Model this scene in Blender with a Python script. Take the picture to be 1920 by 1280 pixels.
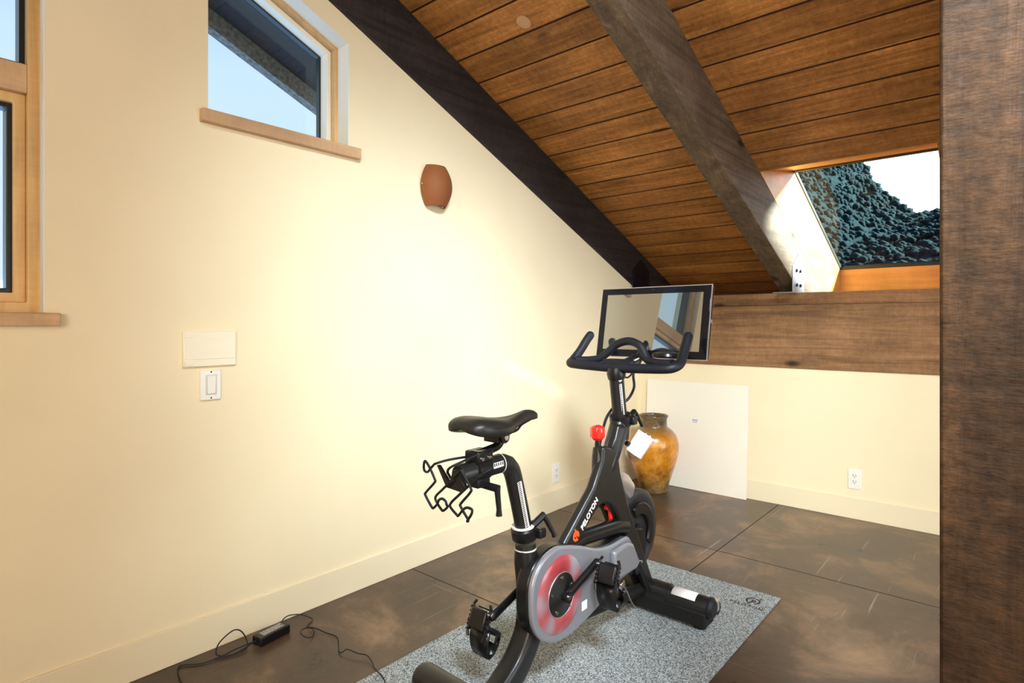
import bpy, bmesh, math, random
from mathutils import Vector, Matrix, noise
random.seed(4)
for o in list(bpy.data.objects): bpy.data.objects.remove(o)
SC = bpy.context.scene
COL = SC.collection
R = math.radians
V = Vector

# ------------------------------------------------------------ camera
cam_d = bpy.data.cameras.new('camera'); cam = bpy.data.objects.new('camera', cam_d); COL.objects.link(cam)
cam.location = (2.255, -4.100, 1.200)
cam.rotation_euler = (R(90), 0, R(40.9))
cam_d.sensor_width = 36; cam_d.lens = 36 * 1102 / 1920
cam_d.shift_y = -35 / 1920
cam_d.clip_start = .05; cam_d.clip_end = 4000
SC.camera = cam
# ------------------------------------------------------------ colour management
SC.view_settings.view_transform = 'Standard'; SC.view_settings.look = 'None'
SC.view_settings.gamma = 1; SC.view_settings.use_curve_mapping = False
SC.view_settings.exposure = 0.22
# ------------------------------------------------------------ sky
w = bpy.data.worlds.new('sky'); SC.world = w; w.use_nodes = True
nt = w.node_tree; nt.nodes.clear()
wo = nt.nodes.new('ShaderNodeOutputWorld'); bg = nt.nodes.new('ShaderNodeBackground')
tc = nt.nodes.new('ShaderNodeTexCoord'); sx = nt.nodes.new('ShaderNodeSeparateXYZ')
cr = nt.nodes.new('ShaderNodeValToRGB')
e = cr.color_ramp.elements
e[0].position = .0; e[0].color = (.70, .83, .94, 1)
e[1].position = 1; e[1].color = (.10, .26, .75, 1)
a_ = cr.color_ramp.elements.new(.36); a_.color = (.60, .79, .93, 1)
a_ = cr.color_ramp.elements.new(.55); a_.color = (.28, .48, .88, 1)
nt.links.new(tc.outputs['Generated'], sx.inputs[0]); nt.links.new(sx.outputs['Z'], cr.inputs[0])
# brighter, whiter sky around the sun's side (+Y)
dp = nt.nodes.new('ShaderNodeVectorMath'); dp.operation = 'DOT_PRODUCT'; dp.inputs[1].default_value = (.25, .88, .40)
nt.links.new(tc.outputs['Generated'], dp.inputs[0])
mr = nt.nodes.new('ShaderNodeMapRange'); mr.inputs[1].default_value = .45; mr.inputs[2].default_value = 1
nt.links.new(dp.outputs['Value'], mr.inputs[0])
mx = nt.nodes.new('ShaderNodeMix'); mx.data_type = 'RGBA'
nt.links.new(mr.outputs[0], mx.inputs[0]); nt.links.new(cr.outputs[0], mx.inputs[6]); mx.inputs[7].default_value = (3.2, 3.3, 3.4, 1)
nt.links.new(mx.outputs[2], bg.inputs[0]); bg.inputs[1].default_value = 1.0
nt.links.new(bg.outputs[0], wo.inputs[0])
# ------------------------------------------------------------ sun and window daylight
def lamp(name, kind, loc, direction, energy, color, **kw):
    d = bpy.data.lights.new(name, kind); o = bpy.data.objects.new(name, d); COL.objects.link(o)
    o.location = loc; o.rotation_euler = V(direction).to_track_quat('-Z', 'Y').to_euler()
    d.energy = energy; d.color = color
    for k, v in kw.items(): setattr(d, k, v)
    return o
lamp('sun', 'SUN', (3, 12, 8), (-1, -.75, -.54), 36, (1, .96, .86), angle=R(9))
# daylight entering by the unseen windows of the right and rear walls
lamp('daylight_right_window', 'AREA', (4.56, -1.75, 1.05), (-1, .0, 0.0), 38, (.90, .96, 1.0), shape='RECTANGLE', size=1.9, size_y=1.3)
lamp('daylight_rear_window', 'AREA', (3.2, -6.15, 1.7), (0, 1, .05), 80, (1, .88, .72), shape='RECTANGLE', size=2.4, size_y=1.6)
lamp('added_roof_lamp', 'AREA', (3.15, -3.95, 3.38), (-3.15, 3.30, -2.95), 84, (.78, .90, 1.0), shape='RECTANGLE', size=.9, size_y=.9, spread=R(60))  # added lamp out of view, aimed to brighten the left wall

# ------------------------------------------------------------ material helpers
def nodes(name):
    m = bpy.data.materials.new(name); m.use_nodes = True
    n = m.node_tree; b = n.nodes['Principled BSDF']
    return m, n, b
def P(name, col, rough=.5, metal=0, bump=0, bscale=60, var=0, vscale=6, coat=0, spec=.5, emis=None):
    m, n, b = nodes(name)
    b.inputs['Base Color'].default_value = (*col, 1); b.inputs['Roughness'].default_value = rough
    b.inputs['Metallic'].default_value = metal; b.inputs['Coat Weight'].default_value = coat
    b.inputs['Specular IOR Level'].default_value = spec
    t = n.nodes.new('ShaderNodeTexCoord')
    if var:
        nz = n.nodes.new('ShaderNodeTexNoise'); nz.inputs['Scale'].default_value = vscale; nz.inputs['Detail'].default_value = 5
        n.links.new(t.outputs['Object'], nz.inputs['Vector'])
        r = n.nodes.new('ShaderNodeValToRGB'); r.color_ramp.elements[0].position = .3; r.color_ramp.elements[1].position = .7
        r.color_ramp.elements[0].color = (*[c * (1 - var) for c in col], 1); r.color_ramp.elements[1].color = (*[min(1, c * (1 + var)) for c in col], 1)
        n.links.new(nz.outputs[0], r.inputs[0]); n.links.new(r.outputs[0], b.inputs['Base Color'])
    if bump:
        nz = n.nodes.new('ShaderNodeTexNoise'); nz.inputs['Scale'].default_value = bscale; nz.inputs['Detail'].default_value = 4
        n.links.new(t.outputs['Object'], nz.inputs['Vector'])
        bp = n.nodes.new('ShaderNodeBump'); bp.inputs['Strength'].default_value = bump; bp.inputs['Distance'].default_value = .004
        n.links.new(nz.outputs[0], bp.inputs['Height']); n.links.new(bp.outputs[0], b.inputs['Normal'])
    return m
def wood(name, dark, light, axis='X', scale=1.0, rough=.6, knots=True, saw=.35, plank=None, bump=.5, spec=.3, knotcol=None, fine=.0, sawk=85):
    """grain stretched along axis; plank=(pitch, offset): tone changes from board to board along the roof slope"""
    m, n, b = nodes(name); L = n.links.new
    b.inputs['Roughness'].default_value = rough; b.inputs['Specular IOR Level'].default_value = spec
    t = n.nodes.new('ShaderNodeTexCoord'); mp = n.nodes.new('ShaderNodeMapping')
    st = {'X': (1.2, 22, 22), 'Y': (22, 1.2, 22), 'Z': (22, 22, 1.2)}[axis]
    mp.inputs['Scale'].default_value = [s * scale for s in st]
    vec = t.outputs['Object']
    if plank:
        s3 = n.nodes.new('ShaderNodeSeparateXYZ'); L(vec, s3.inputs[0])
        md = n.nodes.new('ShaderNodeMath'); md.operation = 'MULTIPLY_ADD'; L(s3.outputs['Y'], md.inputs[0]); md.inputs[1].default_value = 1 / plank[0]; md.inputs[2].default_value = plank[1]
        fl = n.nodes.new('ShaderNodeMath'); fl.operation = 'FLOOR'; L(md.outputs[0], fl.inputs[0])
        wn = n.nodes.new('ShaderNodeTexWhiteNoise'); wn.noise_dimensions = '1D'; L(fl.outputs[0], wn.inputs['W'])
        sc = n.nodes.new('ShaderNodeVectorMath'); sc.operation = 'SCALE'; sc.inputs['Scale'].default_value = 9; L(wn.outputs['Color'], sc.inputs[0])
        ad = n.nodes.new('ShaderNodeVectorMath'); L(vec, ad.inputs[0]); L(sc.outputs[0], ad.inputs[1]); vec = ad.outputs[0]
    L(vec, mp.inputs['Vector'])
    g = n.nodes.new('ShaderNodeTexNoise'); g.inputs['Scale'].default_value = 1.6; g.inputs['Detail'].default_value = 8; g.inputs['Roughness'].default_value = .65; g.inputs['Distortion'].default_value = .6
    L(mp.outputs[0], g.inputs['Vector'])
    r = n.nodes.new('ShaderNodeValToRGB'); r.color_ramp.elements[0].position = .28; r.color_ramp.elements[1].position = .72
    r.color_ramp.elements[0].color = (*dark, 1); r.color_ramp.elements[1].color = (*light, 1); L(g.outputs[0], r.inputs[0])
    col = r.outputs[0]
    # broad blotches
    g2 = n.nodes.new('ShaderNodeTexNoise'); g2.inputs['Scale'].default_value = 2.6; g2.inputs['Detail'].default_value = 6; L(vec, g2.inputs['Vector'])
    r2 = n.nodes.new('ShaderNodeMapRange'); r2.inputs[1].default_value = .3; r2.inputs[2].default_value = .7; r2.inputs[3].default_value = .66; r2.inputs[4].default_value = 1.22; L(g2.outputs[0], r2.inputs[0])
    def mul(c, f):
        q = n.nodes.new('ShaderNodeVectorMath'); q.operation = 'SCALE'; L(c, q.inputs[0]); L(f, q.inputs['Scale']); return q.outputs[0]
    col = mul(col, r2.outputs[0])
    if plank:
        r3 = n.nodes.new('ShaderNodeMapRange'); r3.inputs[3].default_value = .8; r3.inputs[4].default_value = 1.16; L(wn.outputs['Value'], r3.inputs[0]); col = mul(col, r3.outputs[0])
    # saw marks across the grain
    ms = n.nodes.new('ShaderNodeMapping'); ms.inputs['Scale'].default_value = {'X': (sawk, 9, 9), 'Y': (9, sawk, 9), 'Z': (9, 9, sawk)}[axis]; L(vec, ms.inputs['Vector'])
    s_ = n.nodes.new('ShaderNodeTexNoise'); s_.inputs['Scale'].default_value = 1.0; s_.inputs['Detail'].default_value = 4; s_.inputs['Roughness'].default_value = .7; L(ms.outputs[0], s_.inputs['Vector'])
    rs = n.nodes.new('ShaderNodeMapRange'); rs.inputs[1].default_value = .3; rs.inputs[2].default_value = .7; rs.inputs[3].default_value = 1 - saw; rs.inputs[4].default_value = 1 + saw; L(s_.outputs[0], rs.inputs[0])
    col = mul(col, rs.outputs[0])
    if fine:
        fn = n.nodes.new('ShaderNodeTexNoise'); fn.inputs['Scale'].default_value = 38; fn.inputs['Detail'].default_value = 6; fn.inputs['Roughness'].default_value = .8; L(vec, fn.inputs['Vector'])
        rf = n.nodes.new('ShaderNodeMapRange'); rf.inputs[1].default_value = .3; rf.inputs[2].default_value = .7; rf.inputs[3].default_value = 1 - fine; rf.inputs[4].default_value = 1 + fine; L(fn.outputs[0], rf.inputs[0]); col = mul(col, rf.outputs[0])
    if knots:
        mk = n.nodes.new('ShaderNodeMapping'); mk.inputs['Scale'].default_value = {'X': (1.9, 4.2, 4.2), 'Y': (4.2, 1.9, 4.2), 'Z': (4.2, 4.2, 1.9)}[axis]; L(vec, mk.inputs['Vector'])
        v = n.nodes.new('ShaderNodeTexVoronoi'); v.inputs['Scale'].default_value = 1; L(mk.outputs[0], v.inputs['Vector'])
        rk = n.nodes.new('ShaderNodeValToRGB'); rk.color_ramp.elements[0].position = .05; rk.color_ramp.elements[1].position = .12
        rk.color_ramp.elements[0].color = (*([c * .3 for c in dark] if knotcol is None else knotcol), 1); rk.color_ramp.elements[1].color = (1, 1, 1, 1)
        L(v.outputs['Distance'], rk.inputs[0])
        mm = n.nodes.new('ShaderNodeMix'); mm.data_type = 'RGBA'; mm.blend_type = 'MULTIPLY'; mm.inputs[0].default_value = .85
        L(col, mm.inputs[6]); L(rk.outputs[0], mm.inputs[7]); col = mm.outputs[2]
    L(col, b.inputs['Base Color'])
    bp = n.nodes.new('ShaderNodeBump'); bp.inputs['Strength'].default_value = bump; bp.inputs['Distance'].default_value = .004
    av = n.nodes.new('ShaderNodeMath'); L(g.outputs[0], av.inputs[0]); L(s_.outputs[0], av.inputs[1]); L(av.outputs[0], bp.inputs['Height']); L(bp.outputs[0], b.inputs['Normal'])
    return m

M_wall = P('cream_wall_paint', (.88, .75, .50), .75, bump=.12, bscale=260, var=.02, vscale=3, spec=.2)
M_base = P('cream_base_paint', (.84, .72, .49), .6, bump=.1, bscale=200, spec=.3)
M_ceil = wood('ceiling_boards', (.23, .085, .018), (.62, .275, .072), 'X', 1.0, plank=(.157, .46), saw=.12, fine=.34, sawk=60, rough=.55, bump=.6)
M_gap = P('board_gap_shadow', (.05, .02, .008), .9)
M_raft = wood('dark_stained_rafter', (.050, .032, .019), (.20, .135, .08), 'Y', .8, fine=.3, rough=.62, saw=.12, bump=.8)
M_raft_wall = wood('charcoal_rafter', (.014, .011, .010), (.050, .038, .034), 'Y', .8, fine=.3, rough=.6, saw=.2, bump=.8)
M_beam = wood('brown_beam', (.10, .046, .017), (.38, .20, .085), 'X', .6, fine=.22, rough=.6, saw=.08, bump=.7)
M_post = wood('post_wood', (.016, .0075, .003), (.095, .046, .018), 'Z', .35, fine=.7, sawk=30, rough=.6, saw=.3, bump=1)
M_pine = wood('orange_pine', (.60, .25, .045), (.86, .46, .11), 'X', .35, .4, saw=.04, bump=.15, knotcol=(.35, .13, .04), spec=.5)
M_pine_y = wood('orange_pine_side', (.60, .25, .045), (.86, .46, .11), 'Y', .35, .4, saw=.04, bump=.15, knots=False, spec=.5)
M_fir = wood('light_fir_frame', (.56, .33, .12), (.80, .53, .24), 'Z', .5, .45, knots=False, saw=.05, bump=.15, spec=.4)
M_fir_y = wood('light_fir_sill', (.50, .30, .15), (.72, .47, .26), 'Y', .5, .5, knots=False, saw=.06, bump=.2, spec=.4)
M_reveal = P('sash_and_lit_reveal', (.86, .80, .66), .6)  # pale sash colour; on the reveals it paints in outside light
M_eave = P('dark_eave', (.012, .012, .013), .9, var=.5, vscale=60)
M_fascia = P('weathered_fascia', (.16, .14, .12), .9, var=.5, vscale=50)
M_blackframe = P('window_gasket', (.01, .014, .016), .35)
M_white = P('white_plastic', (.86, .83, .74), .35)
M_cream_pl = P('cream_plastic', (.88, .79, .58), .4)
M_slot = P('dark_slot', (.02, .018, .015), .6)
M_blk = P('satin_black_paint', (.011, .0105, .010), .34, spec=.4, bump=.04, bscale=500)
M_blk2 = P('black_plastic', (.006, .006, .0065), .30, spec=.4)
M_rub = P('black_rubber_grip', (.007, .008, .012), .5, spec=.35)
M_mat_blk = P('matte_black', (.006, .006, .006), .6, spec=.3)
M_steel = P('polished_steel', (.75, .74, .72), .18, metal=1)
M_galv = P('galvanised_metal', (.40, .46, .53), .4, metal=.6, var=.1, vscale=20)
M_dkmetal = P('dark_metal', (.02, .022, .03), .35, metal=.7)
M_grey = P('grey_marking', (.62, .60, .55), .5)
M_lead = P('saddle_leather', (.013, .012, .010), .40, spec=.4, bump=.06, bscale=400)
M_red = P('red_plastic', (.78, .02, .012), .22, coat=.5)
M_orange = P('orange_red_print', (.85, .10, .02), .45)
M_print = P('white_print', (.85, .83, .80), .5)
M_cover = P('grey_metallic_cover', (.25, .255, .28), .32, metal=.35, coat=.3)
M_fly = P('flywheel_black', (.035, .037, .04), .42, metal=.3)
M_alu = P('brushed_silver', (.62, .56, .54), .3, metal=.8)
M_amber = P('amber_glass_shade', (.24, .080, .024), .62, var=.12, vscale=4, spec=.25)
M_ceram_in = P('dark_glaze', (.06, .03, .012), .3)
M_panel = P('white_board', (.90, .83, .69), .55, spec=.3)
M_tape = P('label_paper', (.88, .86, .84), .6)
M_disc = P('beige_cover', (.60, .36, .19), .6)
M_leaf = P('dry_leaf', (.012, .010, .006), .8)
M_hill2 = P('far_ridge', (.16, .27, .42), 1, var=.06, vscale=.02, spec=0)  # distance haze is put into this blue-grey
M_sea = P('far_sea', (.14, .25, .42), .9, spec=0)

def floor_mat():
    m, n, b = nodes('stained_concrete'); L = n.links.new
    t = n.nodes.new('ShaderNodeTexCoord')
    a = n.nodes.new('ShaderNodeTexNoise'); a.inputs['Scale'].default_value = 2.2; a.inputs['Detail'].default_value = 9; a.inputs['Roughness'].default_value = .68; a.inputs['Distortion'].default_value = .4; L(t.outputs['Object'], a.inputs['Vector'])
    r = n.nodes.new('ShaderNodeValToRGB'); el = r.color_ramp.elements
    el[0].position = .3; el[0].color = (.020, .013, .009, 1); el[1].position = .72; el[1].color = (.30, .18, .095, 1)
    q = el.new(.52); q.color = (.085, .050, .030, 1); L(a.outputs[0], r.inputs[0])
    # cold grey cast per slab side + pale speckle
    s = n.nodes.new('ShaderNodeTexNoise'); s.inputs['Scale'].default_value = 90; s.inputs['Detail'].default_value = 3; L(t.outputs['Object'], s.inputs['Vector'])
    rs = n.nodes.new('ShaderNodeValToRGB'); rs.color_ramp.elements[0].position = .66; rs.color_ramp.elements[1].position = .8; L(s.outputs[0], rs.inputs[0])
    mx = n.nodes.new('ShaderNodeMix'); mx.data_type = 'RGBA'; mx.inputs[7].default_value = (.30, .27, .23, 1)
    ml = n.nodes.new('ShaderNodeMath'); ml.operation = 'MULTIPLY'; ml.inputs[1].default_value = .5; L(rs.outputs[0], ml.inputs[0]); L(ml.outputs[0], mx.inputs[0]); L(r.outputs[0], mx.inputs[6])
    # scratches: thin lines from stretched noise in two directions
    col = mx.outputs[2]
    for rot, sc in ((.5, (1.4, 60, 1)), (2.1, (60, 1.8, 1)), (1.2, (50, 1.1, 1))):
        mp = n.nodes.new('ShaderNodeMapping'); mp.inputs['Rotation'].default_value = (0, 0, rot); mp.inputs['Scale'].default_value = sc; L(t.outputs['Object'], mp.inputs['Vector'])
        k = n.nodes.new('ShaderNodeTexNoise'); k.inputs['Scale'].default_value = 1; k.inputs['Detail'].default_value = 2; k.inputs['Distortion'].default_value = .5; L(mp.outputs[0], k.inputs['Vector'])
        rk = n.nodes.new('ShaderNodeMapRange'); rk.inputs[1].default_value = .70; rk.inputs[2].default_value = .76; rk.inputs[4].default_value = .5; L(k.outputs[0], rk.inputs[0])
        m2 = n.nodes.new('ShaderNodeMix'); m2.data_type = 'RGBA'; m2.inputs[7].default_value = (.34, .30, .26, 1); L(rk.outputs[0], m2.inputs[0]); L(col, m2.inputs[6]); col = m2.outputs[2]
    L(col, b.inputs['Base Color'])
    rr = n.nodes.new('ShaderNodeMapRange'); rr.inputs[3].default_value = .16; rr.inputs[4].default_value = .48; L(a.outputs[0], rr.inputs[0]); L(rr.outputs[0], b.inputs['Roughness'])
    bp = n.nodes.new('ShaderNodeBump'); bp.inputs['Strength'].default_value = .25; bp.inputs['Distance'].default_value = .002; L(s.outputs[0], bp.inputs['Height']); L(bp.outputs[0], b.inputs['Normal'])
    return m
M_floor = floor_mat()
M_joint = P('floor_joint', (.012, .008, .006), .8)
def speckle():
    m, n, b = nodes('speckled_rubber_mat'); L = n.links.new
    t = n.nodes.new('ShaderNodeTexCoord')
    s = n.nodes.new('ShaderNodeTexNoise'); s.inputs['Scale'].default_value = 230; s.inputs['Detail'].default_value = 3; s.inputs['Roughness'].default_value = .8; L(t.outputs['Object'], s.inputs['Vector'])
    r = n.nodes.new('ShaderNodeValToRGB'); el = r.color_ramp.elements
    el[0].position = .42; el[0].color = (.03, .034, .036, 1); el[1].position = .58; el[1].color = (.52, .57, .58, 1); L(s.outputs[0], r.inputs[0])
    L(r.outputs[0], b.inputs['Base Color']); b.inputs['Roughness'].default_value = .7; b.inputs['Specular IOR Level'].default_value = .3
    bp = n.nodes.new('ShaderNodeBump'); bp.inputs['Strength'].default_value = .5; bp.inputs['Distance'].default_value = .002; L(s.outputs[0], bp.inputs['Height']); L(bp.outputs[0], b.inputs['Normal'])
    return m
M_matt = speckle()
def glaze():
    m, n, b = nodes('honey_glaze'); L = n.links.new
    t = n.nodes.new('ShaderNodeTexCoord')
    s = n.nodes.new('ShaderNodeTexNoise'); s.inputs['Scale'].default_value = 9; s.inputs['Detail'].default_value = 10; s.inputs['Roughness'].default_value = .75; L(t.outputs['Object'], s.inputs['Vector'])
    r = n.nodes.new('ShaderNodeValToRGB'); el = r.color_ramp.elements
    el[0].position = .30; el[0].color = (.20, .06, .006, 1); el[1].position = .74; el[1].color = (.80, .46, .10, 1); q = el.new(.50); q.color = (.60, .23, .010, 1); L(s.outputs[0], r.inputs[0])
    # brown glaze on neck and foot (the pot's own colouring)
    sp = n.nodes.new('ShaderNodeSeparateXYZ'); L(t.outputs['Object'], sp.inputs[0])
    ad = n.nodes.new('ShaderNodeMath'); ad.operation = 'MULTIPLY_ADD'; L(s.outputs[0], ad.inputs[0]); ad.inputs[1].default_value = .22; L(sp.outputs['Z'], ad.inputs[2])
    rz = n.nodes.new('ShaderNodeValToRGB'); z = rz.color_ramp.elements
    z[0].position = .15; z[0].color = (1, 1, 1, 1); z[1].position = .58; z[1].color = (1, 1, 1, 1)
    q = z.new(.31); q.color = (0, 0, 0, 1); q = z.new(.49); q.color = (0, 0, 0, 1); L(ad.outputs[0], rz.inputs[0])
    br = n.nodes.new('ShaderNodeValToRGB'); br.color_ramp.elements[0].color = (.03, .018, .008, 1); br.color_ramp.elements[1].color = (.28, .18, .07, 1); br.color_ramp.elements[0].position = .38; br.color_ramp.elements[1].position = .68; L(s.outputs[0], br.inputs[0])
    mx = n.nodes.new('ShaderNodeMix'); mx.data_type = 'RGBA'; L(rz.outputs[0], mx.inputs[0]); L(r.outputs[0], mx.inputs[6]); L(br.outputs[0], mx.inputs[7])
    L(mx.outputs[2], b.inputs['Base Color']); b.inputs['Roughness'].default_value = .28; b.inputs['Coat Weight'].default_value = .4; b.inputs['Coat Roughness'].default_value = .12
    bp = n.nodes.new('ShaderNodeBump'); bp.inputs['Strength'].default_value = .35; bp.inputs['Distance'].default_value = .004; L(s.outputs[0], bp.inputs['Height']); L(bp.outputs[0], b.inputs['Normal'])
    return m
M_vase = glaze()
def glass(name, tint=(1, 1, 1), refl=.06, rough=0.0, dust=0.0):
    m = bpy.data.materials.new(name); m.use_nodes = True; n = m.node_tree; n.nodes.clear(); L = n.links.new
    o = n.nodes.new('ShaderNodeOutputMaterial'); tr = n.nodes.new('ShaderNodeBsdfTransparent'); tr.inputs[0].default_value = (*tint, 1)
    gl = n.nodes.new('ShaderNodeBsdfGlossy'); gl.inputs['Roughness'].default_value = rough; mx = n.nodes.new('ShaderNodeMixShader'); mx.inputs[0].default_value = refl
    L(tr.outputs[0], mx.inputs[1]); L(gl.outputs[0], mx.inputs[2]); out = mx.outputs[0]
    if dust:
        df = n.nodes.new('ShaderNodeBsdfDiffuse'); df.inputs[0].default_value = (.8, .85, .9, 1)
        t = n.nodes.new('ShaderNodeTexCoord'); s = n.nodes.new('ShaderNodeTexNoise'); s.inputs['Scale'].default_value = 120; s.inputs['Detail'].default_value = 3; L(t.outputs['Object'], s.inputs['Vector'])
        r = n.nodes.new('ShaderNodeMapRange'); r.inputs[1].default_value = .66; r.inputs[2].default_value = .76; r.inputs[4].default_value = dust; L(s.outputs[0], r.inputs[0])
        m2 = n.nodes.new('ShaderNodeMixShader'); L(r.outputs[0], m2.inputs[0]); L(out, m2.inputs[1]); L(df.outputs[0], m2.inputs[2]); out = m2.outputs[0]
    L(out, o.inputs[0]); return m
M_glass = glass('window_glass', (.97, .99, 1), .03, dust=.05)
M_skyglass = glass('tinted_skylight_glass', (.88, .96, .97), .012)
M_bottle = glass('clear_plastic', (.90, .93, .96), .18, .08)
def screen_mat():
    m, n, b = nodes('glossy_dark_screen'); b.inputs['Base Color'].default_value = (.05, .052, .05, 1); b.inputs['Roughness'].default_value = .02
    b.inputs['Metallic'].default_value = 0; b.inputs['Specular IOR Level'].default_value = .5
    gl = n.nodes.new('ShaderNodeBsdfGlossy'); gl.inputs['Roughness'].default_value = .004; gl.inputs[0].default_value = (.80, .83, .80, 1)
    mx = n.nodes.new('ShaderNodeMixShader'); mx.inputs[0].default_value = .55
    o = n.nodes['Material Output']; n.links.new(b.outputs[0], mx.inputs[1]); n.links.new(gl.outputs[0], mx.inputs[2]); n.links.new(mx.outputs[0], o.inputs[0]); return m
M_screen = screen_mat()
M_screen_b = P('black_glass_bezel', (.006, .006, .008), .12, spec=.25)
def ring_mat():
    m, n, b = nodes('red_and_grey_ring'); L = n.links.new
    t = n.nodes.new('ShaderNodeTexCoord'); s = n.nodes.new('ShaderNodeTexNoise'); s.inputs['Scale'].default_value = 8; s.inputs['Detail'].default_value = 2; L(t.outputs['Object'], s.inputs['Vector'])
    r = n.nodes.new('ShaderNodeValToRGB'); r.color_ramp.elements[0].position = .36; r.color_ramp.elements[0].color = (.32, .030, .04, 1); r.color_ramp.elements[1].position = .66; r.color_ramp.elements[1].color = (.25, .24, .27, 1)
    q = r.color_ramp.elements.new(.5); q.color = (.34, .07, .08, 1)
    L(s.outputs[0], r.inputs[0]); L(r.outputs[0], b.inputs['Base Color']); b.inputs['Roughness'].default_value = .35; b.inputs['Coat Weight'].default_value = .3; return m
M_ring = ring_mat()
def forest_mat():
    m, n, b = nodes('forest_green'); L = n.links.new
    t = n.nodes.new('ShaderNodeTexCoord'); s = n.nodes.new('ShaderNodeTexNoise'); s.inputs['Scale'].default_value = 1.3; s.inputs['Detail'].default_value = 12; s.inputs['Roughness'].default_value = .75; L(t.outputs['Object'], s.inputs['Vector'])
    r = n.nodes.new('ShaderNodeValToRGB'); r.color_ramp.elements[0].position = .35; r.color_ramp.elements[0].color = (.001, .014, .019, 1); r.color_ramp.elements[1].position = .74; r.color_ramp.elements[1].color = (.012, .046, .054, 1)
    L(s.outputs[0], r.inputs[0]); L(r.outputs[0], b.inputs['Base Color']); b.inputs['Roughness'].default_value = .95; b.inputs['Specular IOR Level'].default_value = .1
    s2 = n.nodes.new('ShaderNodeTexNoise'); s2.inputs['Scale'].default_value = 2.6; s2.inputs['Detail'].default_value = 12; s2.inputs['Roughness'].default_value = .8; L(t.outputs['Object'], s2.inputs['Vector'])
    bp = n.nodes.new('ShaderNodeBump'); bp.inputs['Strength'].default_value = 1; bp.inputs['Distance'].default_value = .15; L(s2.outputs[0], bp.inputs['Height']); L(bp.outputs[0], b.inputs['Normal']); return m
M_forest = forest_mat()

# ------------------------------------------------------------ mesh helpers
def wloc(o):
    v = V((0, 0, 0))
    while o is not None: v += o.location; o = o.parent
    return v
def obj(name, bm, mats, parent=None, smooth=False, bevel=0, seg=2, loc=None, angle=40):
    bmesh.ops.recalc_face_normals(bm, faces=bm.faces)
    me = bpy.data.meshes.new(name); off = V((0, 0, 0))
    if parent is not None: off = wloc(parent)
    elif loc is not None: off = V(loc)
    for v in bm.verts: v.co -= off
    bm.to_mesh(me); bm.free()
    for m in (mats if isinstance(mats, (list, tuple)) else [mats]): me.materials.append(m)
    o = bpy.data.objects.new(name, me); COL.objects.link(o)
    if parent is not None: o.parent = parent
    elif loc is not None: o.location = loc
    if bevel:
        b = o.modifiers.new('bevel', 'BEVEL'); b.width = bevel; b.segments = seg; b.limit_method = 'ANGLE'; b.angle_limit = R(35); b.harden_normals = False
    if smooth or bevel:
        for p in me.polygons: p.use_smooth = True
        try: me.set_sharp_from_angle(angle=R(angle if not bevel else 60))
        except Exception: pass
    return o
def thing(name, label, cat, loc, group=None):
    o = bpy.data.objects.new(name, None); COL.objects.link(o); o.location = loc; o.empty_display_size = .1
    o['label'] = label; o['category'] = cat
    if group: o['group'] = group
    return o
def tag(o, label, cat, group=None):
    o['label'] = label; o['category'] = cat
    if group: o['group'] = group
    return o
def struct(o): o['kind'] = 'structure'; return o
def box(bm, lo, hi, mat=None, mi=0):
    vs = []
    for z in (lo[2], hi[2]):
        for x, y in ((lo[0], lo[1]), (hi[0], lo[1]), (hi[0], hi[1]), (lo[0], hi[1])):
            p = V((x, y, z)); vs.append(bm.verts.new(mat @ p if mat is not None else p))
    for f in ((3, 2, 1, 0), (4, 5, 6, 7), (0, 1, 5, 4), (1, 2, 6, 5), (2, 3, 7, 6), (3, 0, 4, 7)):
        fc = bm.faces.new([vs[i] for i in f]); fc.material_index = mi
    return bm
def B(lo, hi, mat=None): return box(bmesh.new(), lo, hi, mat)
def cr_curve(pts, n=8, closed=False):
    P_ = [V(p) for p in pts]; out = []
    N = len(P_); rng = N if closed else N - 1
    for i in range(rng):
        g = (lambda k: P_[k % N]) if closed else (lambda k: P_[max(0, min(N - 1, k))])
        p0, p1, p2, p3 = g(i - 1), g(i), g(i + 1), g(i + 2)
        for k in range(n):
            t = k / n
            out.append(.5 * ((2 * p1) + (-p0 + p2) * t + (2 * p0 - 5 * p1 + 4 * p2 - p3) * t * t + (-p0 + 3 * p1 - 3 * p2 + p3) * t ** 3))
    if not closed: out.append(P_[-1])
    return out
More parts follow.
